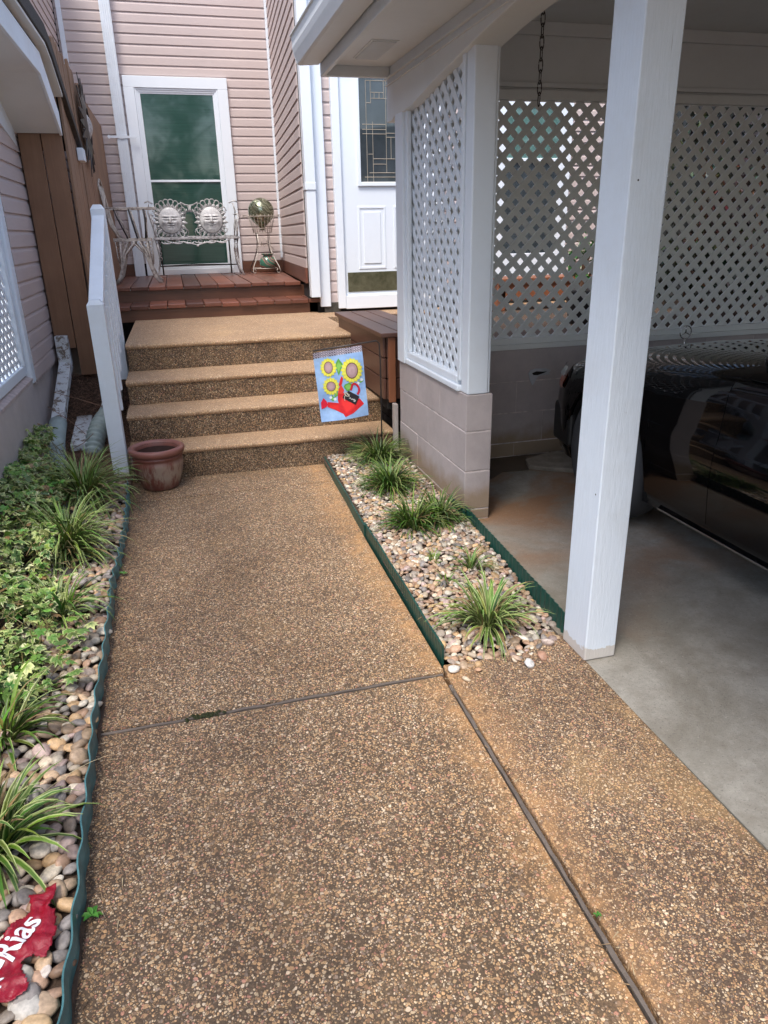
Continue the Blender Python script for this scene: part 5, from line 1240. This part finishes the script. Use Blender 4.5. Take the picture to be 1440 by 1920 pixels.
for s in (-1, 1):
    for u0, u1 in ((1.50, 2.52), (2.526, 3.22)):
        d_ = side_panel('door', u0, u1, .26, lambda u: itp(ZT, u) - .05, .0025, M['black'], s)
        for p in list(d_.data.polygons)[:14 * 16]: p.use_smooth = True
        B(CXc + s * .905 - .012, CXc + s * .905 + .022 * 1, FY - u1 + .08, FY - u1 + .24, .735, .765).build('handle', M['chrome'], d_)
    f_ = side_panel('fender', .13, 1.496, lambda u: .325 + math.sqrt(max(0, .380 ** 2 - (u - .68) ** 2)) if abs(u - .68) < .372 else .26, lambda u: itp(ZT, u) - .05, .0025, M['black'], s)
    for p in list(f_.data.polygons)[:44 * 16]: p.use_smooth = True
    side_panel('sill_strip', 1.16, 3.24, .203, .212, .006, M['chrome'], s)
    # headlight and marker wrapping the corner
    b = MB(); vs = []; U = [.035, .07, .13, .21]
    for u in U:
        for z in (.590, .62, .655): vs.append((CXc + s * (itp(HW, u) + .006 - (.02 if z > .65 else 0)), FY - u + .004, z))
    b.add(vs, [(i * 3 + j, (i + 1) * 3 + j, (i + 1) * 3 + j + 1, i * 3 + j + 1) for i in range(3) for j in range(2)]); b.build('marker_lamp', M['amber'], car)
    b = MB(); vs = []
    for u in U:
        for z in (.657, .68, .705): vs.append((CXc + s * (itp(HW, u) + .004 - (z - .657) * .6), FY - u + .004, z))
    b.add(vs, [(i * 3 + j, (i + 1) * 3 + j, (i + 1) * 3 + j + 1, i * 3 + j + 1) for i in range(3) for j in range(2)]); b.build('corner_lens', M['lens'], car)
    B(CXc + s * .42 - .15, CXc + s * .42 + .15, FY - .03, FY + .012, .56, .665).build('headlight', M['lens'], car, bevel=.01)
    b = MB(); cy_ = FY - 1.86; b.lathe([(.0001, .955), (.05, .96), (.062, 1.0), (.058, 1.04), (.0001, 1.05)], CXc + s * .985, cy_, 20)
    o = b.build('mirror', M['black'], car, smooth=True)
B(CXc - .22, CXc + .22, FY - .01, FY + .02, .42, .70).build('grille', M['chrome'], car, bevel=.01)
b = MB(); b.prism([(CXc - .90, FY - .34), (CXc - .86, FY - .08), (CXc - .70, FY + .05), (CXc + .70, FY + .05), (CXc + .86, FY - .08), (CXc + .90, FY - .34)], .27, .50, 'z'); b.build('bumper', M['black_trim'], car, bevel=.03, seg=4)
# hood ornament
b = MB(); oy, oz = FY - .10, .795; oc = Vector((CXc - .035, oy, oz + .045))
b.tube([oc + Vector((math.cos(t), 0, math.sin(t))) * .038 for t in [2 * PI * i / 24 for i in range(24)]], .0032, 6, closed=True)
for k in range(3): t = PI / 2 + k * 2 * PI / 3; b.tube([oc, oc + Vector((math.cos(t), 0, math.sin(t))) * .037], [.005, .0015], 6)
b.tube([(CXc - .035, oy, .735), (CXc - .035, oy, oz + .008)], .004, 6); b.lathe([(.016, .740), (.016, .752), (.006, .760)], CXc - .035, oy, 14); b.build('hood_ornament', M['chrome'], car, smooth=True)
# greenhouse
def ringp(z, u0, u1, h0, h1): return [(CXc - h0, FY - u0, z), (CXc - h1, FY - (u0 * .4 + u1 * .6), z), (CXc - h0, FY - u1, z), (CXc + h0, FY - u1, z), (CXc + h1, FY - (u0 * .4 + u1 * .6), z), (CXc + h0, FY - u0, z)]
lo = ringp(.93, 1.50, 4.15, .70, .84); hi = ringp(1.37, 2.10, 3.55, .52, .60)
b = MB(); b.add(lo + hi, [(i, (i + 1) % 6, (i + 1) % 6 + 6, i + 6) for i in range(6)]); b.build('windows', M['car_glass'], car)
b = MB(); hi2 = ringp(1.372, 2.06, 3.60, .54, .62); tp = ringp(1.415, 2.30, 3.35, .38, .44); b.add(hi2 + tp, [(i, (i + 1) % 6, (i + 1) % 6 + 6, i + 6) for i in range(6)] + [(6, 7, 8, 9, 10, 11)]); b.build('roof', M['black'], car, smooth=True)
for a, c in zip(lo, hi2): MB().tube([a, c], .022, 8).build('pillar', M['black'], car, smooth=True)
b = MB(); b.tube([Vector(lo[0]) + Vector((-.03, 0, .008)), Vector(lo[1]) + Vector((-.012, 0, .012)), Vector(lo[2]) + Vector((-.02, 0, .012))], .008, 6); b.tube([Vector(lo[5]) + Vector((.03, 0, .008)), Vector(lo[4]) + Vector((.012, 0, .012)), Vector(lo[3])], .008, 6); b.build('window_trim', M['chrome'], car)

# ------------------------------------------------------------------ things beyond the rear lattice
def bush(name, label, cx, cy, z0, rx, ry, rz, n, cols, seed):
    rnd = random.Random(seed); t = thing(name, label, 'shrub', (cx, cy, z0)); b = MB()
    for i in range(n):
        th, ph = rnd.uniform(0, 2 * PI), math.acos(rnd.uniform(-.6, 1)); q = rnd.uniform(.45, 1) ** .6
        k = 1 + .25 * noise.noise(Vector((math.cos(th) * 2, math.sin(th) * 2, ph * 2 + seed)))
        c = Vector((cx + rx * q * k * math.sin(ph) * math.cos(th), cy + ry * q * k * math.sin(ph) * math.sin(th), z0 + rz + rz * q * k * math.cos(ph)))
        a = Vector((rnd.gauss(0, 1), rnd.gauss(0, 1), rnd.gauss(0, 1))).normalized(); e = a.cross(Vector((0, .1, 1))).normalized(); s = rnd.uniform(.025, .05)
        b.add([c - a * s, c + e * s * .45, c + a * s, c - e * s * .45], [(0, 1, 2, 3)], tuple(v * rnd.uniform(.6, 1.4) for v in rnd.choice(cols)))
    b.build('foliage', M['leafv'], t, fix=False)
    b = MB()
    for i in range(5): b.tube([(cx + rnd.uniform(-.03, .03), cy, z0), (cx + rnd.uniform(-.1, .1) * 2 * rx, cy + rnd.uniform(-.1, .1), z0 + rz), (cx + rnd.uniform(-.5, .5) * rx, cy + rnd.uniform(-.3, .3) * ry, z0 + rz * 1.6)], .010, 5)
    b.build('stem', M['fence'], t)
bush('dark_shrub', 'dark reddish shrub behind the right part of the rear lattice', 4.9, 5.5, .70, .75, .5, .62, 2600, [(.05, .03, .02), (.035, .05, .02), (.09, .03, .02)], 1)
bush('dark_shrub', 'low dark green shrub right behind the lower part of the rear lattice', 4.0, 5.2, .70, .80, .35, .30, 2200, [(.03, .05, .02), (.05, .04, .02)], 4)
bush('dark_shrub', 'tall dark green shrub in the covered corner behind the rear lattice', 5.0, 6.3, .70, .9, .5, .95, 3000, [(.03, .045, .025), (.05, .06, .03)], 5)
bush('green_shrub', 'bright green potted shrub seen through the lattice beside the white post', 3.15, 5.4, .95, .16, .16, .22, 260, [(.06, .22, .04), (.08, .28, .06)], 2)
b = MB(); b.lathe([(0, .705), (.11, .705), (.14, .95), (.15, .97), (.12, .97), (0, .93)], 3.15, 5.4, 24); tag(b.build('flower_pot', plain('black_pot', (.03, .03, .03), .4), smooth=True), 'dark pot holding the green shrub behind the lattice', 'flower pot')
b = MB(); b.box(2.9, 3.9, 6.5, 6.9, .95, 1.0)
for x in (2.92, 3.82): b.box(x, x + .06, 6.52, 6.88, .708, .95)
b.box(2.9, 3.9, 6.52, 6.54, .80, .95)
t_ = b.build('wooden_bench', M['box_post'], bevel=.004); tag(t_, 'reddish wooden bench against the house seen through the rear lattice', 'bench')
MB().prism([(4.45, 2.9), (7.12, 3.15), (7.12, 3.2), (4.45, 2.95)], 4.45, 6.2, 'x').build('added_shade_roof', M['cream']); tag(bpy.data.objects['added_shade_roof'], 'pale roof added to shade the terrace behind the rear lattice', 'canopy')  # roof added only to keep the terrace behind the lattice dark
B(4.6, 5.9, 6.85, 6.95, .705, 2.95).build('storage_wall', plain('grey_panel', (.22, .23, .22), .7)); tag(bpy.data.objects['storage_wall'], 'grey panel wall in shade under the added terrace roof', 'wall')
B(5.6, 5.75, 4.46, 7.15, .70, 3.2).build('terrace_wall', M['siding']); tag(bpy.data.objects['terrace_wall'], 'taupe side wall closing the terrace behind the lattice on the right', 'wall')

# ------------------------------------------------------------------ trees across the yard behind the viewer (they show in glass and paint)
def tree(x, y, h, seed, label):
    rnd = random.Random(seed); t = thing('tree', label, 'tree', (x, y, -.07))
    b = MB(); b.tube([(x, y, -.1), (x + .2, y, h * .3), (x - .1, y + .1, h * .6), (x, y, h * .85)], [.28, .2, .13, .04], 9)
    for k in range(7):
        a = rnd.uniform(0, 6.28); z = h * rnd.uniform(.3, .7); b.tube([(x, y, z), (x + 1.0 * math.cos(a), y + 1.0 * math.sin(a), z + .7), (x + 1.9 * math.cos(a), y + 1.9 * math.sin(a), z + 1.3)], [.1, .06, .02], 6)
    b.build('trunk', M['fence'], t, smooth=True); b = MB()
    cl = [(x + rnd.gauss(0, 1.1), y + rnd.gauss(0, 1.1), h * rnd.uniform(.38, 1.0), rnd.uniform(.6, 1.1)) for _ in range(26)]
    for i in range(5200):
        cx, cy, cz, r = rnd.choice(cl); c = Vector((cx, cy, cz)) + Vector((rnd.gauss(0, 1), rnd.gauss(0, 1), rnd.gauss(0, .8))) * r * .5
        a = Vector((rnd.gauss(0, 1), rnd.gauss(0, 1), rnd.gauss(0, 1))).normalized(); e = a.cross(Vector((0, .1, 1))).normalized(); s = rnd.uniform(.08, .16)
        b.add([c - a * s, c + e * s * .6, c + a * s, c - e * s * .6], [(0, 1, 2, 3)], tuple(v * rnd.uniform(.6, 1.4) for v in (.04, .08, .025)))
    b.build('crown', M['leafv'], t, fix=False)
tree(-4.5, -15, 9.5, 1, 'tall leafy tree standing across the yard behind the viewer, left one')
tree(1.0, -17, 7.5, 2, 'shorter leafy tree across the yard behind the viewer, right one')
